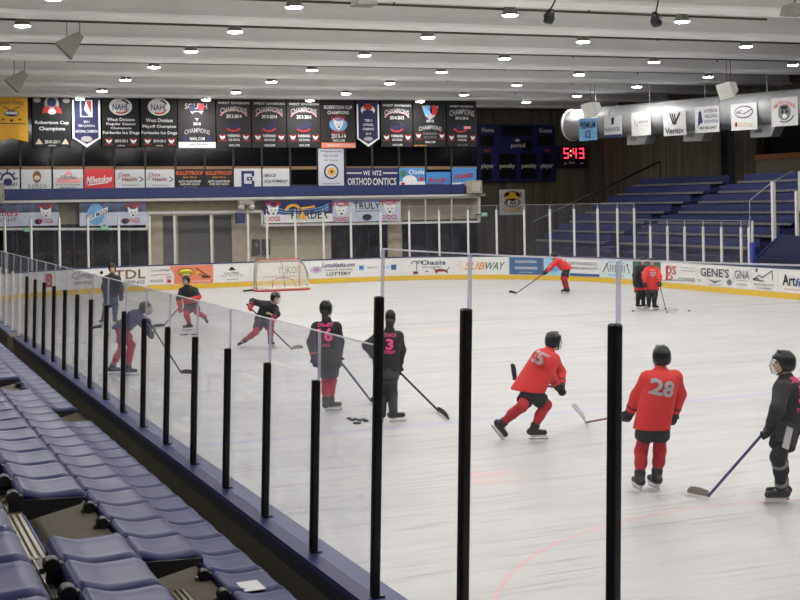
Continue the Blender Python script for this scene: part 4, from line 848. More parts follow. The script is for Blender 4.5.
# ================================================================== near stands and seats
SEATM = mat('seat_blue', (31, 38, 80), .45, var=.06, scale=9, spec=.3); BRK = mat('bracket_black', (20, 20, 22), .5); PINM = mat('pin_metal', (104, 96, 78), .4, .5)
TREAD = mat('tread_concrete', (80, 72, 56), .85, var=.12, bump=.15, scale=12); NOSE = mat('nosing_metal', (150, 142, 120), .5, .4); GRV = mat('nosing_groove', (30, 28, 24), .8); RISB = mat('riser_paint', (58, 84, 160), .6)
RL = [2.35, 1.75, 1.15, .55]; RZ = [1.13, 1.50, 1.87, 2.19]
TZ = [z - .40 for z in RZ] + [2.15]
mb = MB()
mb.lo_hi((RL[0] - .33, -3, -.05), (2.72, 26, TZ[0]))
for i in (1, 2, 3): mb.lo_hi((RL[i] - .33, -3, -.05), (RL[i] + .27, 26, TZ[i]))
mb.lo_hi((-8, -3, -.05), (RL[3] - .33, 26, TZ[4]))
ST = struct(mb.build('floor_stands', TREAD))
for y0, y1 in ((6.16, 7.1), (14.35, 15.3)):
    for i in (1, 2, 3):
        e = RL[i] + .27; zt = TZ[i]; zl = TZ[i - 1]
        o = tag(MB().lo_hi((e, y0, zl), (e + .26, y1, (zt + zl) / 2)).build('aisle_step', TREAD), 'low concrete aisle step beside the %s seat row, %s aisle' % (ORD[i], 'nearer' if y0 < 10 else 'farther'), 'step', 'aisle steps of the near stands')
        for ed, zz in ((e + .26, (zt + zl) / 2), (e, zt)):
            g = MB(); h = MB(); g.lo_hi((ed - .13, y0, zz), (ed - .005, y1, zz + .004))
            for k in range(4): h.lo_hi((ed - .125 + k * .031, y0, zz + .004), (ed - .108 + k * .031, y1, zz + .009))
            gg = g.build('nosing_plate', GRV, o); h.build('nosing_ribs', NOSE, gg)
        MB().lo_hi((e - .002, y0, (zt + zl) / 2), (e + .004, y1, zt)).build('riser_face', RISB if i == 3 else BRK, o)
def seat_mesh():
    nx, ny = 14, 12; vs = []; fs = []
    def P(i, j, top):
        u, v = i / nx, j / ny; x = -.34 + .36 * u; y = -.212 + .424 * v
        ey = abs(2 * v - 1); ex = u
        z = .012 * (1 + math.cos(PI * min(1, abs(u - .02) / .4))) - .012 * math.sin(PI * u)
        z += .020 * ey ** 4 - .030 * max(0, (ey - .9) / .1) ** 2
        z -= .035 * max(0, (u - .84) / .16) ** 2 + .03 * max(0, (.06 - u) / .06)
        if not top:
            z -= .045 - .014 * max(0, (ey - .85) / .15); 
        return (x, y, z)
    for top in (1, 0):
        for i in range(nx + 1):
            for j in range(ny + 1): vs.append(P(i, j, top))
    n = (nx + 1) * (ny + 1); q = lambda i, j: i * (ny + 1) + j
    for i in range(nx):
        for j in range(ny):
            f = (q(i, j), q(i + 1, j), q(i + 1, j + 1), q(i, j + 1)); fs.append(f); fs.append(tuple(n + k for k in reversed(f)))
    for i in range(nx):
        for j in (0, ny): fs.append((q(i, j), q(i + 1, j), n + q(i + 1, j), n + q(i, j)))
    for j in range(ny):
        for i in (0, nx): fs.append((q(i, j), q(i, j + 1), n + q(i, j + 1), n + q(i, j)))
    m = MB(); m.add(vs, fs); return m
seat0 = thing('stadium_seat', (0, 0, 0), '', 'seat', 'blue seats of the near stands')
seat_mesh().build('seat_pan', SEATM, seat0, True)
MB().box((-.36, -.215, -.035), (.075, .05, .085)).tube([(-.375, -.255, .0), (-.375, -.18, .0)], .036, 12).build('hinge_bracket', BRK, seat0, bevel=.006)
MB().tube([(-.415, -.235, -.02), (-.415, -.205, -.02)], .014, 8).build('hinge_pin', PINM, seat0)
MB().hexa([(-.33, -.02, -.12), (-.02, -.02, -.07), (-.02, .02, -.07), (-.33, .02, -.12), (-.33, -.02, -.03), (-.02, -.02, -.04), (-.02, .02, -.04), (-.33, .02, -.03)]).build('support_arm', BRK, seat0)
used = False
def seat(x, y, z, label):
    global used
    if not used: r = seat0; used = True
    else:
        r = seat0.copy(); COL.objects.link(r)
        for ch in list(seat0.children):
            c = ch.copy(); COL.objects.link(c); c.parent = r
    r.location = (x, y, z); r['label'] = label
ROWN = ['front row', 'second row', 'third row', 'fourth row']
blocks = [(0, 6.0, 14.2, 'near', 1), (0, 15.2, 23.6, 'far', 0), (1, 7.05, 14.4, 'middle', 0), (1, 15.4, 17.8, 'far', 0), (1, 4.6, 6.1, 'near', 1), (2, 7.2, 12.0, 'far', 0), (2, 3.6, 6.2, 'near', 1), (3, 3.4, 6.05, 'near', 1)]
PIT = .452
for r, y0, y1, nm, fromfar in blocks:
    n = int(round((y1 - y0) / PIT))
    for k in range(n):
        y = (y1 - PIT * (k + .5)) if fromfar else (y0 + PIT * (k + .5))
        seat(RL[r], y, RZ[r], 'blue plastic seat, %s from the aisle in the %s block of the %s' % (ORD[k], nm, ROWN[r]))
    ya, yb = (y1 - n * PIT, y1) if fromfar else (y0, y0 + n * PIT)
    o = thing('seat_rail', (RL[r] - .37, (ya + yb) / 2, TZ[r] + .002), 'black steel rail carrying the %s block of the %s' % (nm, ROWN[r]), 'rail', 'seat rails of the near stands')
    MB().lo_hi((RL[r] - .40, ya - .02, RZ[r] - .16), (RL[r] - .335, yb + .02, RZ[r] - .075)).build('beam', BRK, o)
    MB().lo_hi((RL[r] - .405, ya - .02, RZ[r] - .09), (RL[r] - .40, yb + .02, RZ[r] - .07)).build('edge_strip', PINM, o)
    for yy in np.arange(ya + .2, yb, .9): MB().lo_hi((RL[r] - .325, float(yy) - .03, TZ[r]), (RL[r] - .285, float(yy) + .03, RZ[r] - .08)).build('stanchion', BRK, o)
    for ye in (ya, yb):
        MB().hexa([(RL[r] - .34, ye - .012, TZ[r] + .26), (RL[r] - .02, ye - .012, RZ[r] - .07), (RL[r] - .02, ye + .012, RZ[r] - .07), (RL[r] - .34, ye + .012, TZ[r] + .26), (RL[r] - .34, ye - .012, RZ[r] - .02), (RL[r], ye - .012, RZ[r] - .035), (RL[r], ye + .012, RZ[r] - .035), (RL[r] - .34, ye + .012, RZ[r] - .02)]).build('end_plate', BRK, o)
p = at_z(251, 586.5, RZ[0] - .004)
o = tag(MB().box((0, 0, 0), (.13, .2, .004), .0).build('paper_label', mat('paper', (190, 190, 190), .8), None), 'small white paper sticker lying on a front row seat', 'sticker'); o.location = (p.x, p.y, RZ[0] + .0)
fc = Face(plane_fn((-.055, .09, .003), (0, -1, 0), (1, 0, 0), (0, 0, 1)), .18, .11, o)
for v in (.25, .5, .75): fc.rect(.1, v, .9, v + .08, GREY, nm='lettering', lay=.05)
fc.done()

# ================================================================== hockey net
NR = mat('net_red', (196, 48, 52), .4); NWH = mat('net_white', (214, 208, 190), .7); NGR = mat('net_frame_grey', (150, 146, 140), .5)
NC = at_z(285.5, 291, 0); NC = Vector((NC.x, NC.y, 0)); mouthY = 1.0
o = thing('hockey_net', NC, 'red framed hockey goal with pale netting standing near the far boards', 'hockey goal')
q = lambda x, y, z: NC + Vector((x, y, z))
W2, HN, r_ = .915, 1.22, .035
mb = MB(); mb.tube([q(-W2, mouthY, 0), q(-W2, mouthY, HN), q(W2, mouthY, HN), q(W2, mouthY, 0)], r_, 10); mb.build('goal_posts', NR, o, True)
base = [(-W2, mouthY), (-W2 - .22, .75), (-W2 - .24, .35), (-W2 - .05, .06), (-.6, 0), (0, 0.02), (.6, 0), (W2 + .05, .06), (W2 + .24, .35), (W2 + .22, .75), (W2, mouthY)]
MB().tube([q(x, y, .03) for x, y in base], .035, 8).build('base_frame', NR, o, True)
MB().tube([q(x * .98, y + .03, .11) for x, y in base[3:8]], .05, 8).build('kick_pad', NWH, o, True)
top = [(-W2, mouthY), (-W2 + .1, .62), (-.5, .5), (0, .47), (.5, .5), (W2 - .1, .62), (W2, mouthY)]
MB().tube([q(x, y, HN - .06) for x, y in top], .028, 8).build('top_shelf', NGR, o, True)
MB().tube([q(0, .47, HN - .06), q(0, .02, .05)], .022, 8).build('back_bar', NGR, o, True)
MB().tube([q(-.5, .12, .06), q(-.42, .3, .42), q(-.2, .38, .5), (q(.2, .38, .5)), q(.42, .3, .42), q(.5, .12, .06)], .022, 8).build('inner_hoop', NR, o, True)
def lerp_path(pts, t):
    L = [0]
    for i in range(len(pts) - 1): L.append(L[-1] + math.dist(pts[i], pts[i + 1]))
    d = t * L[-1]
    for i in range(len(pts) - 1):
        if d <= L[i + 1] + 1e-9:
            k = (d - L[i]) / (L[i + 1] - L[i]); return [pts[i][j] + (pts[i + 1][j] - pts[i][j]) * k for j in range(2)]
    return pts[-1]
nb = MB(); NU, NV = 56, 16
def np_(u, v):
    a_ = lerp_path(base, u); c_ = lerp_path(top, u); bul = .05 * math.sin(PI * v)
    return q(c_[0] + (a_[0] - c_[0]) * v * (1 if abs(u - .5) < .25 else 1) + bul * (1 if a_[0] > 0 else -1) * (abs(u - .5) > .25), c_[1] + (a_[1] - c_[1]) * v - bul * .4, (HN - .06) * (1 - v) + .05 * v)
for i in range(NU + 1): nb.tube([np_(i / NU, j / 8) for j in range(9)], .0085, 4, False)
for j in range(1, NV): nb.tube([np_(i / 40, j / NV) for i in range(41)], .0085, 4, False)
for k in range(1, 24):
    x = -W2 + 2 * W2 * k / 24; nb.tube([q(x, mouthY, HN), q(x * .95, .52 + .1 * abs(x), HN - .06)], .008, 4, False)
nb.build('netting', NWH, o)
for sx in (-1, 1): MB().tube([q(sx * W2, .95, HN - .05), q(sx * (W2 + .12), .72, HN - .22), q(sx * (W2 + .2), .55, .65), q(sx * (W2 + .2), .5, .3), q(sx * (W2 + .1), .5, .06)], .04, 8).build('side_hoop', NGR, o, True)
MB().tube([q(-W2 - .22, .75, .05), q(-W2 - .62, .72, .03)], .035, 8).build('peg_bar', BLACK, o)

# ================================================================== pucks
PK = mat('puck_rubber', (22, 22, 24), .6)
def puck(px, py, label, z=.0):
    p = at_z(px, py, 0); o = tag(MB().lathe((0, 0, 0), [(.001, 0), (.038, 0), (.04, .003), (.04, .023), (.038, .026), (.001, .026)], 16).build('hockey_puck', PK, None, True), label, 'puck', 'pucks on the ice'); o.location = (p.x, p.y, .001 + z)
for i, (x, y) in enumerate(((349, 419.2), (352, 420.8), (355, 420), (360, 421), (363.5, 420.2), (358.5, 424), (355.5, 424), (366, 421.5))): puck(x, y, 'black puck in the cluster left of the coach on the blue line, %s from left' % ORD[(0, 1, 2, 5, 6, 4, 3, 7)[i]])
for i, (x, y) in enumerate(((182, 335.4), (184.5, 335.3), (187, 335.2), (192.5, 335), (195, 335))): puck(x, y, 'black puck in the thin row below the orange player, %s from left' % ORD[i])
puck(108.5, 334.7, 'lone black puck left of the crouching player'); puck(155.5, 329.5, 'lone black puck right of the crouching player')
puck(633, 311.3, 'lone black puck left of the far black player'); puck(665.3, 309, 'black puck nearer to the far red player'); puck(689, 311.3, 'lone black puck right of the far red player')
# ================================================================== people
def surface_nets(fn, lo, hi, h):
    n = [max(4, int(math.ceil((hi[i] - lo[i]) / h)) + 1) for i in range(3)]
    ax = [lo[i] + h * np.arange(n[i]) for i in range(3)]
    X, Y, Z_ = np.meshgrid(*ax, indexing='ij')
    V = fn(X.astype(np.float32), Y.astype(np.float32), Z_.astype(np.float32))
    ins = V < 0
    c = np.zeros(tuple(k - 1 for k in n), np.int8)
    for a in (0, 1):
        for b_ in (0, 1):
            for d in (0, 1): c += ins[a:n[0] - 1 + a, b_:n[1] - 1 + b_, d:n[2] - 1 + d]
    act = (c > 0) & (c < 8); idx = -np.ones(act.shape, np.int64); I = np.argwhere(act)
    if len(I) == 0: return [], []
    idx[act] = np.arange(len(I))
    acc = np.zeros((len(I), 3)); cnt = np.zeros(len(I))
    corners = [(a, b_, d) for a in (0, 1) for b_ in (0, 1) for d in (0, 1)]
    for p in corners:
        for k in range(3):
            if p[k]: continue
            q_ = list(p); q_[k] = 1
            va = V[I[:, 0] + p[0], I[:, 1] + p[1], I[:, 2] + p[2]]; vb = V[I[:, 0] + q_[0], I[:, 1] + q_[1], I[:, 2] + q_[2]]
            m = (va < 0) != (vb < 0); t = np.where(m, va / np.where(m, va - vb, 1), 0)
            pt = np.array(p, float)[None].repeat(len(I), 0); pt[:, k] += t
            acc[m] += pt[m]; cnt[m] += 1
    vs = (I + acc / cnt[:, None]) * h + np.array(lo)
    fs = []
    for k in range(3):
        u, v = (k + 1) % 3, (k + 2) % 3
        s0 = [slice(None)] * 3; s1 = [slice(None)] * 3; s0[k] = slice(0, n[k] - 1); s1[k] = slice(1, n[k])
        e = ins[tuple(s0)] != ins[tuple(s1)]
        E_ = np.argwhere(e); E_ = E_[(E_[:, u] > 0) & (E_[:, v] > 0) & (E_[:, u] < n[u] - 1) & (E_[:, v] < n[v] - 1)]
        if len(E_) == 0: continue
        flip = ins[tuple(s0)][E_[:, 0], E_[:, 1], E_[:, 2]]
        def at(du, dv):
            q_ = E_.copy(); q_[:, u] -= du; q_[:, v] -= dv; return idx[q_[:, 0], q_[:, 1], q_[:, 2]]
        Q = np.stack([at(1, 1), at(0, 1), at(0, 0), at(1, 0)], 1); Q[~flip] = Q[~flip][:, ::-1]; fs.append(Q)
    return vs, np.concatenate(fs) if fs else []

class SDF:
    def __init__(s, k=.03): s.p = []; s.k = k; s.cuts = []; s.subs = []
    def cap(s, a, b, ra, rb=None, k=None): s.p.append(('c', Vector(a), Vector(b), ra, ra if rb is None else rb, k)); return s
    def ell(s, c, R, rad, k=None): s.p.append(('e', Vector(c), R, rad, k)); return s     # R 3x3 columns axes
    def box(s, c, R, half, r=.02, k=None): s.p.append(('b', Vector(c), R, half, r, k)); return s
    def cut(s, pt, n): s.cuts.append((Vector(pt), Vector(n).normalized())); return s        # removes side n points to
    def sub(s, c, R, half, r=.02): s.subs.append(('b', Vector(c), R, half, r, None)); return s
    def one(s, q, X, Y, Z_):
        if q[0] == 'c':
            a, b, ra, rb = q[1:5]; d = b - a; L2 = max(d.length_squared, 1e-9)
            t = np.clip(((X - a.x) * d.x + (Y - a.y) * d.y + (Z_ - a.z) * d.z) / L2, 0, 1)
            return np.sqrt((X - a.x - t * d.x) ** 2 + (Y - a.y - t * d.y) ** 2 + (Z_ - a.z - t * d.z) ** 2) - (ra + (rb - ra) * t)
        c, R = q[1], q[2]; x, y, z = X - c.x, Y - c.y, Z_ - c.z
        l = [x * R[i].x + y * R[i].y + z * R[i].z for i in range(3)]
        if q[0] == 'e':
            r = q[3]; kk = np.sqrt(sum((l[i] / r[i]) ** 2 for i in range(3))); return (kk - 1) * min(r)
        h, r = q[3], q[4]; dq = [np.abs(l[i]) - h[i] + r for i in range(3)]
        return np.sqrt(sum(np.maximum(v, 0) ** 2 for v in dq)) + np.minimum(np.maximum(np.maximum(dq[0], dq[1]), dq[2]), 0) - r
    def __call__(s, X, Y, Z_):
        D = None
        for q in s.p:
            d = s.one(q, X, Y, Z_); k = q[-1] or s.k
            if D is None: D = d
            else:
                hh = np.clip(.5 + .5 * (D - d) / k, 0, 1); D = D * (1 - hh) + d * hh - k * hh * (1 - hh)
        for q in s.subs: D = np.maximum(D, -s.one(q, X, Y, Z_))
        for p, n in s.cuts: D = np.maximum(D, (X - p.x) * n.x + (Y - p.y) * n.y + (Z_ - p.z) * n.z)
        return D
    def build(s, name, m, parent, h):
        lo = [1e9] * 3; hi = [-1e9] * 3
        for q in s.p:
            if q[0] == 'c': pts = [(q[1], q[3]), (q[2], q[4])]
            else: pts = [(q[1], max(q[3]) * 1.8)]
            for c, r in pts:
                for i in range(3): lo[i] = min(lo[i], c[i] - r - 2.5 * h); hi[i] = max(hi[i], c[i] + r + 2.5 * h)
        vs, fs = surface_nets(s, lo, hi, h)
        if len(vs) == 0: print('EMPTY', name); return None
        org = worg(parent) if parent else Vector()
        me = bpy.data.meshes.new(name); me.from_pydata((vs - np.array(org)).tolist(), [], [tuple(f) for f in np.array(fs).tolist()])
        me.polygons.foreach_set('use_smooth', [True] * len(me.polygons)); me.update()
        o = link(name, me, m, parent); o['_vs'] = 0; del o['_vs']
        return o, vs, fs

SKIN = mat('skin', (214, 168, 142), .55, var=.04); HELM = mat('helmet_black', (18, 18, 21), .3, spec=.4); HELB = mat('helmet_highlight', (120, 122, 126), .4)
STEEL = mat('steel', (196, 198, 200), .25, .7); HOLD = mat('holder_white', (208, 206, 200), .45); LENSP = mat('holder_shadow', (60, 60, 62), .5); CAGE = mat('cage_wire', (150, 152, 156), .35, .4)
BOOT = mat('boot_black', (34, 33, 32), .5, var=.3, scale=30); LACE = mat('lace', (196, 190, 170), .8)
JRED = mat('jersey_red', (214, 50, 48), .75, var=.05, bump=.15, scale=7); JBLK = mat('jersey_black', (24, 24, 28), .75, var=.12, bump=.15, scale=7); JOR = mat('jersey_orange', (204, 62, 40), .75)
PBLK = mat('pants_black', (26, 27, 31), .65, var=.15, bump=.1, scale=9); PBLU = mat('pants_navy', (42, 48, 84), .65, var=.15); PSLATE = mat('pants_slate', (58, 60, 70), .7, var=.1)
SRED = mat('sock_red', (176, 38, 50), .85, var=.1, bump=.2, scale=30); SBLK = mat('sock_black', (30, 31, 34), .85, var=.2, bump=.2, scale=30)
GBLK = mat('glove_black', (24, 24, 27), .6); GRED = mat('glove_red', (178, 44, 52), .6); HAIRM = mat('hair_dark', (44, 36, 34), .6, var=.3, scale=40)
GPINK = PINK
LEN = dict(ua=.27, fa=.24, th=.40, sh=.385)

def frame(fwd, up):
    u = Vector(up).normalized(); f = Vector(fwd); f = (f - u * f.dot(u)).normalized(); r = f.cross(u)
    return r, f, u          # right, forward, up

def stick(butt, heel, toe, label, shaftm, bladem, tape=None, face=0.0):
    o = thing('hockey_stick', heel, label, 'hockey stick')
    d = (heel - butt).normalized()
    MB().obox(butt, heel + d * .01, .022, .03).build('shaft', shaftm, o, bevel=.004)
    MB().obox(butt - d * .002, butt + d * .12, .027, .034).build('grip_tape', tape or BLACK, o, bevel=.004)
    t = toe - heel; n = t.cross(d).normalized(); bl = MB(); vs = []; N = 8
    up = Vector((0, 0, 1)) - t.normalized() * t.normalized().z; up.normalize(); side = t.normalized().cross(up)
    for i in range(N + 1):
        u = i / N; c = heel + t * u + side * (.035 * u * u); hh = .068 + .02 * math.sin(PI * u) - (.035 * max(0, (u - .8) / .2) ** 2); w = .012
        for s_, z in ((-1, 0), (1, 0), (1, hh), (-1, hh)): vs.append(c + side * s_ * w / 2 + up * (z - .005))
    fs = [(0, 1, 2, 3), tuple(N * 4 + k for k in (3, 2, 1, 0))]
    for i in range(N):
        for k in range(4): fs.append((i * 4 + k, i * 4 + (k + 1) % 4, i * 4 + 4 + (k + 1) % 4, i * 4 + 4 + k))
    bl.add(vs, fs); bl.build('blade', bladem, o)
    return o

def person(S):
    d0 = S['d']; k = S.get('k', .96); h = S.get('h', .02)
    J = {}
    def put(nm, px, py, off): J[nm] = at_d(px, py, d0 + off)
    for nm, v in S['j'].items(): put(nm, *v)
    for s in 'sl', 'sr': J[s] = J[s] - UP * .045 + (J['N'] - J[s]).normalized() * .015
    # limb depth from true limb lengths: 'sgn' tells whether the joint lies beyond (+) or before (-) its parent
    for ch, (nm, px, py, par, sg, L) in enumerate(S.get('lim', ())):
        par_p = J[par]; dp = (par_p - CAM).dot(FW); r = ray(px, py)
        # solve |CAM + r*d - par| = L
        q_ = CAM - par_p; a_ = r.dot(r); b_ = 2 * r.dot(q_); c_ = q_.dot(q_) - (L * k) ** 2; disc = b_ * b_ - 4 * a_ * c_
        dd_ = (-b_ + (sg * math.sqrt(disc) if disc > 0 else 0)) / (2 * a_); J[nm] = CAM + r * dd_
    base = Vector(((J['al'].x + J['ar'].x) / 2, (J['al'].y + J['ar'].y) / 2, 0))
    root = thing('person', base, S['label'], 'person', None)
    fx, fd = S['face']; FACE = (RT * fx + FW * fd).normalized()
    hx, hd = S.get('hface', S['face']); hup = UP + RT * S.get('tilt', (0, 0))[0] + FW * S.get('tilt', (0, 0))[1]
    HR, HF, HU = frame(RT * hx + FW * hd + UP * S.get('nod', 0), hup)
    H, N, C_, P_ = J['H'], J['N'], J['C'], J['P']
    # feet
    feet = {}
    for s in 'lr':
        A = J['a' + s]; K = J['k' + s]
        if S['foot'][s] is None or len(S['foot'][s]) == 2:
            fxx, fdd = S['foot'][s] or S['face']; fdir = (RT * fxx + FW * fdd).normalized(); A.z = .17; sole = UP * 1.0; gz = .075
        else:
            tx, ty, to = S['foot'][s]; T = A + (at_d(tx, ty, (A - CAM).dot(FW) + to) - A).normalized() * .2
            sh = (A - K).normalized(); fdir = T - A; fdir = (fdir - sh * fdir.dot(sh) * .75).normalized(); sole = -(sh - fdir * sh.dot(fdir)).normalized()
        heel = A - fdir * .055 - sole * .085; toe = heel + fdir * .26
        feet[s] = (A, heel, toe, fdir, sole)
        J['a' + s] = A
    # body: one continuous surface
    b_ = SDF(.035)
    b_.cap(P_, C_, .115 * k, .125 * k).cap(C_, N, .11 * k, .055 * k).cap(N, H - HU * .06, .055 * k, .05 * k)
    b_.ell(H + HU * .02 - HF * .012, (HR, HF, HU), (.073 * k, .092 * k, .10 * k)).ell(H - HU * .055 + HF * .03, (HR, HF, HU), (.052 * k, .06 * k, .06 * k))
    b_.cap(H + HF * .085 + HU * .012, H + HF * .108 - HU * .022, .010, .014, .015)                      # nose
    for s in (-1, 1):
        b_.ell(H + HR * s * .076 * k - HU * .005 - HF * .01, (HR, HF, HU), (.012, .022, .032), .01)       # ears
    b_.cap(H + HF * .083 - HU * .062 - HR * .018, H + HF * .083 - HU * .062 + HR * .018, .009, .009, .012)   # lips
    for s in 'lr':
        sh, el, wr, hip, kn = J['s' + s], J['e' + s], J['w' + s], J['h' + s], J['k' + s]; A, heel, toe, fdir, sole = feet[s]
        b_.cap(C_.lerp(sh, .2), sh, .09 * k, .065 * k).cap(sh, el, .056 * k, .044 * k).cap(el, wr, .043 * k, .030 * k)
        b_.cap(P_, hip, .11 * k, .10 * k).cap(hip, kn, .09 * k, .058 * k).cap(kn, A, .056 * k, .040 * k).cap(A, heel + fdir * .03 + sole * .03, .04, .034).cap(heel + fdir * .03 + sole * .03, toe - fdir * .05 + sole * .025, .034, .028)
    r = b_.build('body', SKIN, root, h); body = r[0]
    # face: eyes
    for s in (-1, 1):
        MB().lathe((0, 0, 0), [(.001, -.011), (.008, -.008), (.011, 0), (.008, .008), (.001, .011)], 10)
        m_ = MB(); c = H + HF * .078 * k + HR * s * .031 + HU * .018
        m_.lathe(c, [(.001, -.011), (.008, -.008), (.011, 0), (.008, .008), (.001, .011)], 10); m_.build('eye', mat('eye_dark', (40, 30, 28), .2), root, True)
    m_ = MB(); m_.obox(H + HF * .089 * k - HU * .062 - HR * .02, H + HF * .089 * k - HU * .062 + HR * .02, .006, .008); m_.build('mouth', mat('lips', (150, 90, 84), .5), root)
    # jersey
    hem = S.get('hem', .12); TU = (C_ - P_).normalized(); jm = S['jersey']
    SR, SF, SU = frame(FACE, TU); hw = S.get('hemw', .155)
    j = SDF(.05); bot = P_ - TU * (hem + .06); bulk = S.get('bulk', 1.0)
    wid = .055
    for sx in (-1, 1): j.cap(bot + SR * sx * wid, C_ + SR * sx * .05, hw * k * bulk, .15 * k * bulk)
    j.cap(C_, N - TU * .02, .13 * k, .078 * k)
    for s in 'lr':
        sh, el, wr = J['s' + s], J['e' + s], J['w' + s]
        j.cap(C_.lerp(sh, .3) + TU * .02, sh, .115 * k * bulk, .088 * k * bulk).cap(sh, el, .088 * k * bulk, .08 * k * bulk, .04).cap(el, el.lerp(wr, .85), .084 * k * bulk, .066 * k * bulk, .03)
    j.cut(P_ - TU * hem * .5 - UP * hem * .5, -(TU * .2 + UP * .8)); j.cut(N + (N - C_).normalized() * .035, (N - C_))
    jo, jv, jf = j.build('jersey', jm, root, h * .85)
    bvh = BVHTree.FromPolygons([Vector(v) for v in jv], [tuple(f) for f in np.array(jf).tolist()])
    # marks on cloth, projected onto the surface
    for t, u, v, w_, hh, m, side in S.get('marks', ()):
        tv, tf, asp = text2d(t) if isinstance(t, str) else t
        Nn = -SF if side == 'b' else SF; UU = -SR if side == 'f' else SR
        if side == 'b': UU = SR
        cen = C_ + TU * v + UU * u; pts = []
        for x, y in tv:
            o_ = cen + UU * ((x - .5) * w_) + TU * ((y - .5) * hh) + Nn * .5
            hit = bvh.ray_cast(o_, -Nn, 1.0)
            pts.append((hit[0] + Nn * .012) if hit[0] else (o_ - Nn * .33))
        MB().add(pts, tf).build('number' if isinstance(t, str) and t.isdigit() else 'lettering' if isinstance(t, str) else 'crest', m, jo)
    # colour band on the jersey (sash)
    if S.get('band'):
        bm_, b0, b1 = S['band']; g = SDF(.05)
        g.p = [(q if q[0] != 'c' else ('c', q[1], q[2], q[3] + .006, q[4] + .006, q[5])) for q in j.p]; g.cut(P_ + TU * b0, -TU); g.cut(P_ + TU * b1, TU); g.build('jersey_band', bm_, jo, h * .85)
    # pants
    p_ = SDF(.05); p_.cap(P_ + TU * .1, P_ - TU * .03, .135 * k, .14 * k)
    for s in 'lr':
        hip, kn = J['h' + s], J['k' + s]; e = hip.lerp(kn, S.get('plen', .86)); rr = S.get('prad', (.13, .118))
        p_.cap(P_.lerp(hip, .7), hip, .13 * k, .125 * k).cap(hip, e + (kn - hip).normalized() * rr[1], rr[0] * k, rr[1] * k, .03)
    po_ = p_
    if S.get('plen', .86) < .95:
        # cut each leg at its cuff
        pl = []
        for s in 'lr':
            q = SDF(.05); hip, kn = J['h' + s], J['k' + s]; e = hip.lerp(kn, S.get('plen', .86)); rr = S.get('prad', (.13, .118))
            q.cap(P_.lerp(hip, .6) + TU * .03, hip, .115 * k, .12 * k).cap(hip, e + (kn - hip).normalized() * .1, rr[0] * k, rr[1] * k, .03).cut(e, kn - hip); pl.append(q)
        class U:
            pass
        def uni(X, Y, Z_): 
            a_, c_ = pl[0](X, Y, Z_), pl[1](X, Y, Z_); kk = .025; hh = np.clip(.5 + .5 * (a_ - c_) / kk, 0, 1); return a_ * (1 - hh) + c_ * hh - kk * hh * (1 - hh)
        big = SDF(); big.p = pl[0].p + pl[1].p
        big_call = uni
        class B(SDF):
            def __call__(s, X, Y, Z_): return uni(X, Y, Z_)
        B_ = B(); B_.p = big.p; B_.build('pants', S['pants'], root, h * .85)
    else:
        for s in 'lr':
            hip, kn, A = J['h' + s], J['k' + s], J['a' + s]
            p_.cap(kn, kn.lerp(A, .98), .085 * k, .068 * k, .03)
        p_.build('pants', S['pants'], root, h * .85)
    # socks
    if S.get('plen', .86) < .95:
        for s in 'lr':
            hip, kn, A = J['h' + s], J['k' + s], J['a' + s]; q = SDF(.03); sf = (feet[s][3] - (A - kn).normalized() * feet[s][3].dot((A - kn).normalized())).normalized()
            q.cap(kn.lerp(hip, max(.22, 1.08 - S.get('plen', .86))), kn + sf * .012, .082 * k, .078 * k).cap(kn + sf * .012, kn.lerp(A, .45) - sf * .008, .078 * k, .074 * k).cap(kn.lerp(A, .45), kn.lerp(A, .9), .070 * k, .052 * k)
            so = q.build('sock', S['socks'], root, h * .7)[0]
            if S.get('sstripe'):
                for t in (.2, .78):
                    a_ = kn.lerp(A, t); dl = (A - kn).normalized(); MB().tube([a_ - dl * .02, a_ + dl * .02], (.083 if t < .5 else .071) * k, 16).build('sock_stripe', S['sstripe'], so, True)
    # skates
    for s in 'lr':
        A, heel, toe, fdir, sole = feet[s]; kn = J['k' + s]; side = fdir.cross(sole).normalized()
        q = SDF(.03); sh = (kn - A).normalized()
        q.cap(A + sh * .06, A + sole * -.02, .068, .056).cap(A - sole * .03, heel + sole * .045, .052, .045).cap(heel + fdir * .02 + sole * .04, toe - fdir * .05 + sole * .035, .043, .038, .03)
        q.cut(heel, -sole); q.cut(A + sh * .08, sh)
        bo = q.build('skate', S.get('boot', BOOT), root, min(h * .7, .013))[0]
        MB().prism([heel + fdir * .0 + side * .018, heel + fdir * .25 + side * .018, heel + fdir * .235 - sole * .045 + side * .018, heel + fdir * .17 - sole * .03 + side * .018, heel + fdir * .09 - sole * .03 + side * .018, heel + fdir * .02 - sole * .045 + side * .018], -side * .036).build('blade_holder', HOLD, bo)
        z_ = -.072 if len(S['foot'][s] or (0, 0)) == 2 else -.072
        MB().prism([heel - fdir * .01 - sole * .044 + side * .002, heel + fdir * .26 - sole * .044 + side * .002, heel + fdir * .265 - sole * .055 + side * .002, heel + fdir * .245 - sole * .072 + side * .002, heel + fdir * .0 - sole * .072 + side * .002, heel - fdir * .015 - sole * .058 + side * .002], -side * .004).build('runner', STEEL, bo)
        lm = MB()
        for i in range(4):
            c = A + fdir * (.048 + .02 * i) + sole * (.03 - .032 * i); lm.tube([c + side * .03, c + fdir * .014 + sole * .005, c - side * .03], .006, 5)
        lm.build('laces', LACE, bo)
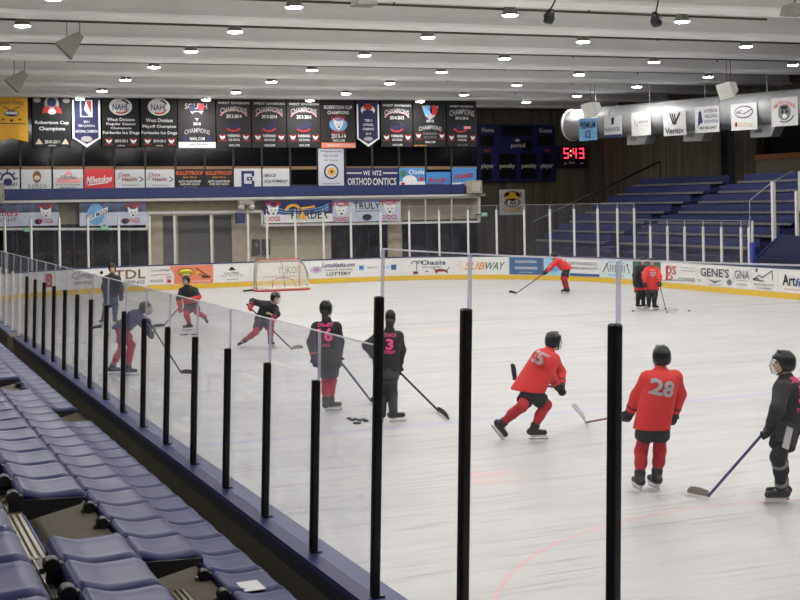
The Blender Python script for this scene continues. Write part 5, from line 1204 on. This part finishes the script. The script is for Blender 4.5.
    # gloves
    for s in 'lr':
        el, wr = J['e' + s], J['w' + s]; u = (wr - el).normalized(); g = SDF(.012); gm = S.get('glove', GBLK)
        n = J.get('g' + s); n = (FACE - u * FACE.dot(u))
        if n.length < .1: n = UP - u * UP.z
        n.normalize(); sd = u.cross(n) * (1 if s == 'l' else -1); sc = S.get('gsc', 1.12)
        g.cap(wr - u * .07, wr + u * .0, .062 * sc, .052 * sc, .03).box(wr + u * .055 * sc, (sd, u, n), (.048 * sc, .052 * sc, .03 * sc), .02, .02)
        for i in range(4):
            bsd = sd * ((i - 1.5) * .0235 * sc); l = (.034, .04, .038, .03)[i] * sc; b0 = wr + u * .10 * sc + bsd + n * -.006
            b1 = b0 + u * l * .9 + n * l * .5; b2 = b1 + n * l * .95 - u * l * .35; b3 = b2 + n * l * .15 - u * l * .7
            g.cap(b0 - u * .03, b0, .0145 * sc, .015 * sc, .006).cap(b0, b1, .0145 * sc, .014 * sc, .004).cap(b1, b2, .0138 * sc, .013 * sc, .004).cap(b2, b3, .0125 * sc, .011 * sc, .004)
        t0 = wr + u * .03 - sd * .045 * sc; t1 = t0 - sd * .025 + u * .035 + n * .02; t2 = t1 + n * .035 + u * .015 + sd * .01
        g.cap(t0, t1, .019 * sc, .017 * sc, .01).cap(t1, t2, .016 * sc, .013 * sc, .004)
        go = g.build('glove', gm, root, .0095 if d0 < 25 else .012)[0]
        MB().tube([wr - u * .075, wr - u * .055], .066 * sc, 14).build('cuff_trim', S.get('cuff', gm), go, True)
        J['G' + s] = wr + u * .085 + n * .03
    # helmet, cage, hair
    if S.get('hat', 'helmet') == 'helmet':
        q = SDF(.02); hm = S.get('helmet', HELM)
        q.ell(H + HU * .035 - HF * .012, (HR, HF, HU), (.108 * k, .128 * k, .117 * k)).ell(H - HU * .02 - HF * .03, (HR, HF, HU), (.104 * k, .106 * k, .09 * k))
        for sx in (-.045, 0, .045): q.cap(H + HR * sx + HU * .14 * k + HF * .05, H + HR * sx * 1.1 + HU * .115 * k - HF * .08, .014, .014, .012)
        for sx in (-1, 1): q.cap(H + HR * sx * .088 * k - HU * .0, H + HR * sx * .082 * k - HU * .06 + HF * .01, .022, .016, .012)
        q.cap(H + HU * .075 + HF * .105 * k - HR * .05, H + HU * .075 + HF * .105 * k + HR * .05, .013, .013, .02)
        q.sub(H + HF * .13 - HU * .05, (HR, HF, HU), (.078 * k, .12, .098), .03); q.cut(H - HU * .085, -HU)
        ho = q.build('helmet', hm, root, .0125 if d0 < 25 else .016)[0]
        vt = MB()
        for sx in (-.022, .022, -.062, .062):
            for yy in (.06, .0, -.06):
                c = H + HR * sx + HF * yy; vt.box((0, 0, 0), (0, 0, 0)) if False else vt.ell if False else None
                z = math.sqrt(max(.05, 1 - (sx / (.108 * k)) ** 2 - ((yy + .012) / (.128 * k)) ** 2)) * .117 * k + .035
                vt.obox(c + HU * (z + .001) - HF * .014, c + HU * (z + .001) + HF * .014, .015, .006, up=HU)
        vt.build('vent_highlights', HELB, ho)  # vents in pale grey, widened to paint highlights onto the black shell
        if S.get('cage', True):
            cg = MB()
            for i in range(-2, 3):
                cg.tube([H + HR * (i * .028) + HF * (.118 - .006 * abs(i)) + HU * .06, H + HR * (i * .03) + HF * (.15 - .010 * i * i) - HU * .02, H + HR * (i * .022) + HF * (.125 - .008 * i * i) - HU * .11], .0032, 5)
            for zz, rr in ((.04, .13), (.0, .148), (-.04, .148), (-.08, .14), (-.11, .125)):
                cg.tube([H + HR * (.09 * math.sin(a_)) + HF * (rr - .06 + .06 * math.cos(a_)) + HU * zz for a_ in np.linspace(-1.35, 1.35, 9)], .0032, 5)
            cg.build('face_cage', CAGE, ho); 
        st = MB(); st.tube([H + HR * .085 * k - HU * .06, H + HR * .05 - HU * .11 + HF * .05, H - HU * .125 + HF * .07, H - HR * .05 - HU * .11 + HF * .05, H - HR * .085 * k - HU * .06], .009, 6)
        st.build('chin_strap', S.get('strap', GBLK), ho, True)
    else:
        q = SDF(.02); q.ell(H + HU * .045 - HF * .012, (HR, HF, HU), (.082 * k, .10 * k, .10 * k)).ell(H - HU * .02 - HF * .02, (HR, HF, HU), (.08 * k, .088 * k, .09 * k)); q.sub(H + HF * .13 - HU * .05, (HR, HF, HU), (.07, .1, .09), .03); q.cut(H - HU * .085, -HU)
        q.build('knit_cap', HELM, root, .0125)
    if S.get('hair') == 'short':
        q = SDF(.03); q.cap(H - HF * .06 - HU * .05, N + (H - N) * .35 - HF * .02, .07, .062); q.build('hair', HAIRM, root, .013)
    elif S.get('hair'):
        q = SDF(.03); q.cap(H - HF * .085 - HU * .03, H - HF * .10 - HU * .16, .062, .045); q.cap(H - HF * .10 - HU * .16, H - HF * .10 - HU * .22, .045, .03)
        q.build('hair', HAIRM, root, .013)
    return root, J, (C_, TU, SR, SF)
def knight_free(): pass
CREST = ([(0.1, .45), (.3, .8), (.7, .85), (.95, .5), (.7, .15), (.3, .2)], [(0, 1, 2, 3, 4, 5)], 1)
HEART = ([(.5, .05), (.85, .4), (.9, .75), (.7, .92), (.5, .78), (.3, .92), (.1, .75), (.15, .4), (.5, .35), (.68, .55), (.7, .7), (.5, .6), (.3, .7), (.32, .55)], [(0, 1, 2, 3, 4, 13, 12, 11), (0, 11, 10, 9, 8)] if False else [(0, 1, 9, 8), (1, 2, 3, 10, 9), (3, 4, 11, 10), (4, 5, 12, 11), (5, 6, 7, 13, 12), (7, 0, 8, 13)], 1)

SH_BLK = mat('stick_black', (30, 30, 34), .4); SH_WHT = mat('stick_pale', (190, 188, 184), .4); SH_RED = mat('stick_red', (120, 40, 44), .4); SH_BLU = mat('stick_blue', (60, 64, 110), .4)
BL_BLK = mat('blade_tape_black', (24, 24, 26), .8); BL_WHT = mat('blade_tape_white', (212, 210, 204), .8); BL_GRY = mat('blade_tape_grey', (140, 132, 124), .8)
def gz(px, py, z=.02): return at_z(px, py, z)

# 28, red, seen from behind
P, J, T = person(dict(d=15.15, k=.98, h=.014, label='person in a red jersey numbered 28 seen from behind, black helmet and red socks', face=(-.28, 1), hface=(-.1, 1), nod=-.12,
    j=dict(H=(661.5, 357.5, .03), N=(661, 368.5, 0), C=(661, 384, -.02), P=(653, 421, 0), sl=(646.5, 375.5, .0), sr=(675.5, 374.5, .02), hl=(647, 426, 0), hr=(659.5, 426, .02), al=(639.6, 476, -.03), ar=(656.4, 475, .05)),
    lim=(('kl', 641.5, 451, 'hl', 1, .37), ('kr', 660.2, 450, 'hr', 1, .37), ('el', 637.5, 396, 'sl', 1, .27), ('wl', 630.5, 411, 'el', 1, .22), ('er', 679.2, 394, 'sr', 1, .27), ('wr', 674.2, 413, 'er', 1, .25)),
    foot=dict(l=(-.22, 1), r=(-.3, 1)), jersey=JRED, pants=PBLK, socks=SRED, hem=.09, hemw=.16, bulk=1.04, plen=.46, prad=(.125, .12),
    marks=(('28', -.045, -.02, .28, .19, SILVER, 'b'),)))
stick(J['Gl'] + (J['Gl'] - at_d(606, 421, 15.6)).normalized() * .1, gz(585.5, 422.5), gz(574.5, 404.5, .22) if False else at_d(574.8, 406, 16.3), 'hockey stick with white taped blade, held by the red player numbered 28', SH_RED, BL_WHT)
# 35, red, gliding to the right
P, J, T = person(dict(d=18.5, k=1.0, h=.015, label='person in a red jersey numbered 35 gliding right with one leg trailing', face=(.62, .78), hface=(.72, .7), nod=-.25,
    j=dict(H=(553.5, 341.5, .12), N=(550, 349.5, .08), C=(544.5, 361, .03), P=(530, 387, 0), sr=(541, 356.5, -.17), sl=(553.5, 357, .2), hr=(530, 391, -.06), hl=(531, 390.5, .08), al=(501.5, 424, .02), ar=(533.5, 428.5, -.02)),
    lim=(('kl', 521.5, 406, 'hl', -1, .36), ('kr', 545.5, 404.5, 'hr', 1, .37), ('er', 549.5, 373.5, 'sr', 1, .29), ('wr', 555.5, 383.5, 'er', 1, .2), ('el', 560, 372, 'sl', 1, .27), ('wl', 561, 385, 'el', -1, .24)),
    foot=dict(l=(506, 436, .02), r=(.95, -.1)), jersey=JRED, pants=PBLK, socks=SRED, hem=.06, hemw=.178, bulk=1.04, plen=.74, prad=(.118, .118),
    marks=(('35', -.0, .0, .25, .2, SILVER, 'b'),)))
pa = at_d(561, 388.5, 18.62); pb = at_d(513.5, 379, 19.35)
stick(pa, pb, at_d(509.6, 364, 19.4), 'black hockey stick held level behind the red player numbered 35', SH_BLK, BL_BLK)
# black player at the right edge, facing left
P, J, T = person(dict(d=14.4, k=1.0, h=.014, label='person in a black jersey with pink number standing at the right edge facing left', face=(-.74, .67), hface=(-.98, .12), nod=-.12,
    j=dict(H=(783.2, 363.5, 0), N=(786, 375, .0), C=(788, 391, 0), P=(787.5, 424, 0), sl=(781.5, 386, -.19), sr=(789, 384, .2), hl=(785, 428, -.09), hr=(788, 428, .1), al=(781.5, 487, -.04), ar=(783, 487, .14)),
    lim=(('kl', 778.5, 457, 'hl', -1, .37), ('kr', 780.5, 456, 'hr', -1, .37), ('el', 777.5, 409, 'sl', -1, .28), ('wl', 770.5, 427, 'el', 1, .24), ('er', 781, 408, 'sr', 1, .27), ('wr', 773, 424, 'er', 1, .26)),
    foot=dict(l=(-.97, -.05), r=(-.97, .1)), jersey=JBLK, pants=PBLK, socks=SBLK, sstripe=GREY, hem=.10, hemw=.16, plen=.66, prad=(.135, .13), strap=GBLK, hair=False,
    marks=(('5', .0, -.02, .15, .2, PINK, 'b'), ('DERBY', .0, .14, .28, .06, PINK, 'b'), ('TEAM', .0, -.19, .22, .05, PINK, 'b'))))
MB().obox(J['hl'].lerp(J['kl'], -.1) - FW * .158, J['hl'].lerp(J['kl'], .62) - FW * .155, .075, .012, up=FW).build('pants_stripe', SILVER, P)
MB().obox(J['sl'] - RT * .075 - FW * .07 - UP * .10, J['sl'] - RT * .09 - FW * .06 - UP * .17, .05, .012, up=RT).build('sleeve_number', PINK, P)
stick(J['Gl'] + UP * .02 + (J['Gl'] - gz(708, 496)).normalized() * .32, gz(708.5, 496), gz(686, 492.5, .02), 'dark hockey stick with grey taped blade at the right edge', SH_BLU, BL_GRY)
# 16, black, from behind
P, J, T = person(dict(d=21.3, k=.98, h=.016, label='person in a black jersey with pink number 16, dark hair below the helmet', face=(.1, 1), nod=-.05, hface=(.15, 1), hair=True,
    j=dict(H=(326, 309, 0), N=(326.5, 318.5, 0), C=(327, 332, 0), P=(328.5, 360, 0), sl=(316, 325, 0), sr=(337, 325, 0), hl=(325.5, 364, 0), hr=(332, 364, 0), al=(326, 400, -.02), ar=(330.5, 400, .06)),
    lim=(('kl', 326, 381, 'hl', 1, .37), ('kr', 331.5, 381, 'hr', 1, .37), ('el', 311.5, 342, 'sl', -1, .28), ('wl', 314.5, 357, 'el', 1, .25), ('er', 339.5, 342, 'sr', 1, .28), ('wr', 338.8, 355.5, 'er', 1, .25)),
    foot=dict(l=(.2, .9), r=(.85, .3)), jersey=JBLK, pants=PSLATE, socks=SRED, glove=GBLK, cuff=GRED, hem=.12, hemw=.16, plen=.62,
    marks=(('16', -.005, -.03, .24, .22, PINK, 'b'), ('DERBY', .0, .13, .25, .06, PINK, 'b'), ('DOGS', .0, -.2, .13, .05, PINK, 'b'))))
hs = gz(371, 401); stick(J['Gr'] + (J['Gr'] - hs).normalized() * .18, hs, gz(379, 404), 'dark hockey stick slanting right from the black player numbered 16', SH_BLU, BL_BLK)
# coach 3
P, J, T = person(dict(d=20.2, k=1.0, h=.016, label='person in black top with pink number 3 on the blue line, arm on hip', face=(-.12, 1), hface=(.1, 1), hat='cap',
    j=dict(H=(390.5, 318.5, 0), N=(389.5, 328.5, 0), C=(388.5, 342, 0), P=(387, 372, 0), sl=(377.5, 334.5, 0), sr=(399, 334, .02), hl=(382.5, 375, 0), hr=(391.5, 375, 0), al=(382, 412.5, .04), ar=(393.3, 412.5, -.03)),
    lim=(('kl', 381.8, 394, 'hl', 1, .37), ('kr', 392.3, 394, 'hr', 1, .37), ('el', 367, 345.5, 'sl', -1, .24), ('wl', 375.5, 357.5, 'el', 1, .24), ('er', 401.3, 350, 'sr', 1, .28), ('wr', 398.8, 365.5, 'er', 1, .25)),
    foot=dict(l=(-.3, .9), r=(.9, .25)), jersey=JBLK, pants=mat('trousers_grey', (48, 48, 54), .7), hair='short', socks=SBLK, hem=.13, hemw=.14, bulk=.92, plen=1.0, prad=(.098, .078),
    marks=(('3', -.0, -.02, .12, .17, PINK, 'b'), ('COACH', .0, .12, .2, .05, PINK, 'b'), ('DERBY', .0, -.14, .2, .05, PINK, 'b'))))
hs = gz(438, 410.5); stick(J['Gr'] + (J['Gr'] - hs).normalized() * .3, hs, gz(451, 419.5), 'dark hockey stick slanting right from the coach numbered 3', SH_BLK, BL_BLK)
# skater by the net leaning left, looking right
P, J, T = person(dict(d=31.2, k=.98, h=.02, label='person in a black jersey with pale crest pushing off in front of the net', face=(.45, -.75), hface=(.75, -.6), nod=-.1, tilt=(.15, -.1),
    j=dict(H=(275.5, 298, -.15), N=(272, 303, -.1), C=(268.5, 307.5, -.06), P=(263.5, 318, .05), sr=(263, 302.5, -.05), sl=(275.5, 307, -.05), hr=(260.5, 320, 0), hl=(267, 320, .05), ar=(244.5, 340.5, .25), al=(270.5, 341.5, .0)),
    lim=(('kr', 256, 332, 'hr', -1, .38), ('kl', 270.5, 330, 'hl', -1, .38), ('er', 252.5, 301.5, 'sr', 1, .27), ('wr', 250.6, 306.5, 'er', -1, .2), ('el', 277, 314, 'sl', -1, .26), ('wl', 273, 319, 'el', -1, .2)),
    foot=dict(r=(240, 343.5, .05), l=(.5, -.8)), jersey=JBLK, pants=PSLATE, socks=SRED, glove=GRED, hem=.06, hemw=.15, plen=.72, cage=True,
    marks=((CREST, -.01, -.06, .22, .12, BEIGE, 'f'),)))
hs = gz(292, 349.3); stick(J['Gr'] + (J['Gr'] - hs).normalized() * .15, hs, gz(302, 347.8), 'dark hockey stick of the skater in front of the net', SH_BLK, BL_GRY)
# orange and black skater
P, J, T = person(dict(d=35.9, k=.97, h=.02, label='person in a black and orange jersey skating left with one leg lifted behind', face=(-.55, -.8), hface=(-.4, -.85), tilt=(-.1, -.1),
    j=dict(H=(186, 280.5, -.1), N=(186.8, 285.5, -.06), C=(188, 291, -.03), P=(191, 303.5, 0), sr=(181.5, 289.5, .0), sl=(195.5, 289, 0), hr=(188.5, 305.5, 0), hl=(194, 305, .05), ar=(189.3, 325, -.05), al=(204.3, 317, .35)),
    lim=(('kr', 186.8, 315, 'hr', -1, .38), ('kl', 197.3, 312.5, 'hl', -1, .37), ('er', 178.8, 298.5, 'sr', -1, .27), ('wr', 180.3, 306.8, 'er', -1, .23), ('el', 198.3, 296.5, 'sl', -1, .26), ('wl', 193.5, 299.5, 'el', -1, .2)),
    foot=dict(r=(-.9, -.4), l=(206.8, 322, -.05)), jersey=JBLK, band=(JOR, .02, .2), pants=PSLATE, socks=SRED, glove=GRED, hem=.09, hemw=.16, plen=.66))
hs = at_d(159, 321.5, 35.4); stick(J['Gr'] + UP * .1, gz(163.5, 326), gz(151, 328), 'thin hockey stick held low by the black and orange skater', SH_BLK, BL_BLK)
# crouching skater behind the near glass
P, J, T = person(dict(d=26.4, k=1.0, h=.018, label='person in a dark jersey crouching low and leaning right behind the near glass', face=(.93, -.05), hface=(.95, -.1), nod=-.1,
    j=dict(H=(145.5, 308.5, 0), N=(139.5, 312.5, 0), C=(134.5, 317, 0), P=(123, 327.5, 0), sr=(138, 317, -.17), sl=(139, 315.5, .18), hr=(122, 330.5, -.09), hl=(123.5, 330, .1), ar=(128.3, 366, -.08), al=(112, 367, .12)),
    lim=(('kr', 131, 345, 'hr', -1, .34), ('kl', 121, 349, 'hl', 1, .38), ('er', 145, 326, 'sr', -1, .27), ('wr', 148.5, 332.5, 'er', 1, .2), ('el', 147, 322, 'sl', 1, .26), ('wl', 149.5, 329.5, 'el', -1, .22)),
    foot=dict(r=(.9, -.1), l=(.85, .1)), jersey=mat('jersey_navy', (28, 36, 96), .75, var=.15), pants=mat('pants_maroon', (150, 60, 74), .7), socks=SRED, hem=.05, hemw=.15, plen=.7))
hs = gz(181.5, 373.2); stick(J['Gl'] + UP * .25 - RT * .08, hs, gz(194, 373.4), 'long dark hockey stick of the crouching skater, blade on the ice to the right', SH_BLK, BL_BLK)
# standing by the end boards at left
P, J, T = person(dict(d=38.0, k=1.04, h=.02, label='person in a black top and cap helmet standing behind the near glass at far left', face=(.25, -.95), hface=(.4, -.9), cage=False,
    j=dict(H=(112.3, 268.5, -.02), N=(111.8, 274, 0), C=(111.5, 280, 0), P=(111, 295, 0), sr=(105.5, 277.5, 0), sl=(118, 277.5, 0), hr=(108.5, 297, 0), hl=(113.5, 297, 0), ar=(103, 319, .1), al=(115, 319.5, 0)),
    lim=(('kr', 106, 308.5, 'hr', -1, .39), ('kl', 115, 308.5, 'hl', -1, .39), ('er', 104, 287, 'sr', -1, .28), ('wr', 105.5, 295, 'er', -1, .24), ('el', 120.8, 287, 'sl', -1, .28), ('wl', 121, 295.5, 'el', -1, .24)),
    foot=dict(r=(-.3, -.9), l=(.6, -.7)), jersey=JBLK, pants=PBLU, socks=mat('sock_blue', (46, 56, 104), .85), hem=.08, hemw=.14, plen=.8, prad=(.12, .11)))
hs = gz(101.5, 327.5); stick(J['Gr'] + UP * .05, hs, gz(94, 328.5), 'hockey stick of the standing player at far left', SH_BLK, BL_BLK)
# far red, bent over
P, J, T = person(dict(d=47.4, k=1.0, h=.022, label='person in a red jersey bending far forward to the left before the end boards', face=(-.9, .3), hface=(-.95, .1), nod=-.3,
    j=dict(H=(553.5, 256.5, -.02), N=(556, 259, 0), C=(558.5, 261, 0), P=(565.5, 268, 0), sl=(555.5, 261.5, -.17), sr=(556.5, 260, .18), hl=(566, 270, -.08), hr=(566.5, 270, .1), al=(568, 288, -.05), ar=(565.5, 287, .25)),
    lim=(('kl', 565.2, 279, 'hl', -1, .38), ('kr', 563, 278, 'hr', -1, .38), ('el', 550.8, 267, 'sl', -1, .27), ('wl', 546.8, 271.8, 'el', 1, .22), ('er', 551, 266.5, 'sr', 1, .27), ('wr', 546.5, 270.5, 'er', -1, .24)),
    foot=dict(l=(-.5, -.8), r=(-.8, -.3)), jersey=JRED, pants=PBLK, socks=SRED, hem=.07, hemw=.16, bulk=1.1, plen=.78, marks=(('34', 0, -.05, .24, .16, WHITE, 'b'),)))
hs = gz(516, 293.5); stick(J['Gl'] + (J['Gl'] - hs).normalized() * .1, hs, gz(508, 292.2), 'black hockey stick reaching left from the bending red player', SH_BLK, BL_BLK)
# far black and far red side by side
P, J, T = person(dict(d=40.3, k=.97, h=.02, label='person in a black jersey standing half behind the far red player', face=(.15, -.98), hface=(.2, -.95),
    j=dict(H=(642.3, 261.5, 0), N=(641.8, 266, 0), C=(641, 270.5, 0), P=(640, 283.5, 0), sr=(636.2, 268, 0), sl=(647.5, 268, 0), hr=(638, 285.5, 0), hl=(643, 285.5, 0), ar=(637.8, 305, -.03), al=(643.5, 304.5, .1)),
    lim=(('kr', 638.3, 295, 'hr', -1, .38), ('kl', 643, 295, 'hl', -1, .38), ('er', 634.8, 275, 'sr', -1, .27), ('wr', 634.8, 281.5, 'er', -1, .24), ('el', 648.8, 275, 'sl', -1, .27), ('wl', 648, 281.5, 'el', -1, .24)),
    foot=dict(r=(.4, -.9), l=(.3, -.9)), jersey=JBLK, pants=PBLK, socks=SBLK, hem=.1, hemw=.15, plen=.6, marks=((CREST, .03, -.05, .2, .14, SILVER, 'f'),)))
for s in 'lr': MB().tube([J['h' + s].lerp(J['k' + s], .5), J['h' + s].lerp(J['k' + s], .62)], .131, 14).build('pants_band', JRED, P, True)
P, J, T = person(dict(d=39.9, k=.96, h=.02, label='person in a long red jersey with dark hood facing the camera by the right boards', face=(0, -1), hface=(-.05, -1),
    j=dict(H=(651.8, 262, 0), N=(651.8, 267, 0), C=(651.8, 272, 0), P=(651.8, 286, 0), sr=(646.3, 269, 0), sl=(657.3, 269, 0), hr=(649.6, 289, 0), hl=(654, 289, 0), ar=(648.7, 306, 0), al=(654.5, 306, 0)),
    lim=(('kr', 649, 297.5, 'hr', -1, .36), ('kl', 654.3, 297.5, 'hl', -1, .36), ('er', 644.4, 276.5, 'sr', -1, .27), ('wr', 645.2, 283, 'er', -1, .23), ('el', 659.3, 276.5, 'sl', -1, .27), ('wl', 659.3, 282.5, 'el', -1, .23)),
    foot=dict(r=(-.35, -.9), l=(.45, -.85)), jersey=JRED, pants=PBLK, socks=SBLK, hem=.14, hemw=.165, bulk=1.08, plen=.8, marks=((HEART, 0, -.06, .22, .2, SILVER, 'f'), ('CAPITALS', 0, .07, .14, .035, WHITE, 'f'))))
hs = gz(666.8, 313); stick(J['Gl'] + (J['Gl'] - hs).normalized() * .15, hs, gz(676, 310.8), 'grey hockey stick of the far red player facing the camera', mat('stick_grey', (84, 82, 80), .4), BL_WHT)

# ------------------------------------------------------------------ world and view
w = bpy.data.worlds.new('world'); scn.world = w; w.use_nodes = True
w.node_tree.nodes['Background'].inputs[0].default_value = (.02, .02, .022, 1); w.node_tree.nodes['Background'].inputs[1].default_value = 0.2
scn.view_settings.view_transform = 'Standard'; scn.view_settings.look = 'None'; scn.view_settings.gamma = 1; scn.view_settings.use_curve_mapping = False
scn.view_settings.exposure = 0.9
scn.cycles.transparent_max_bounces = 32; scn.cycles.max_bounces = 8; scn.cycles.diffuse_bounces = 5
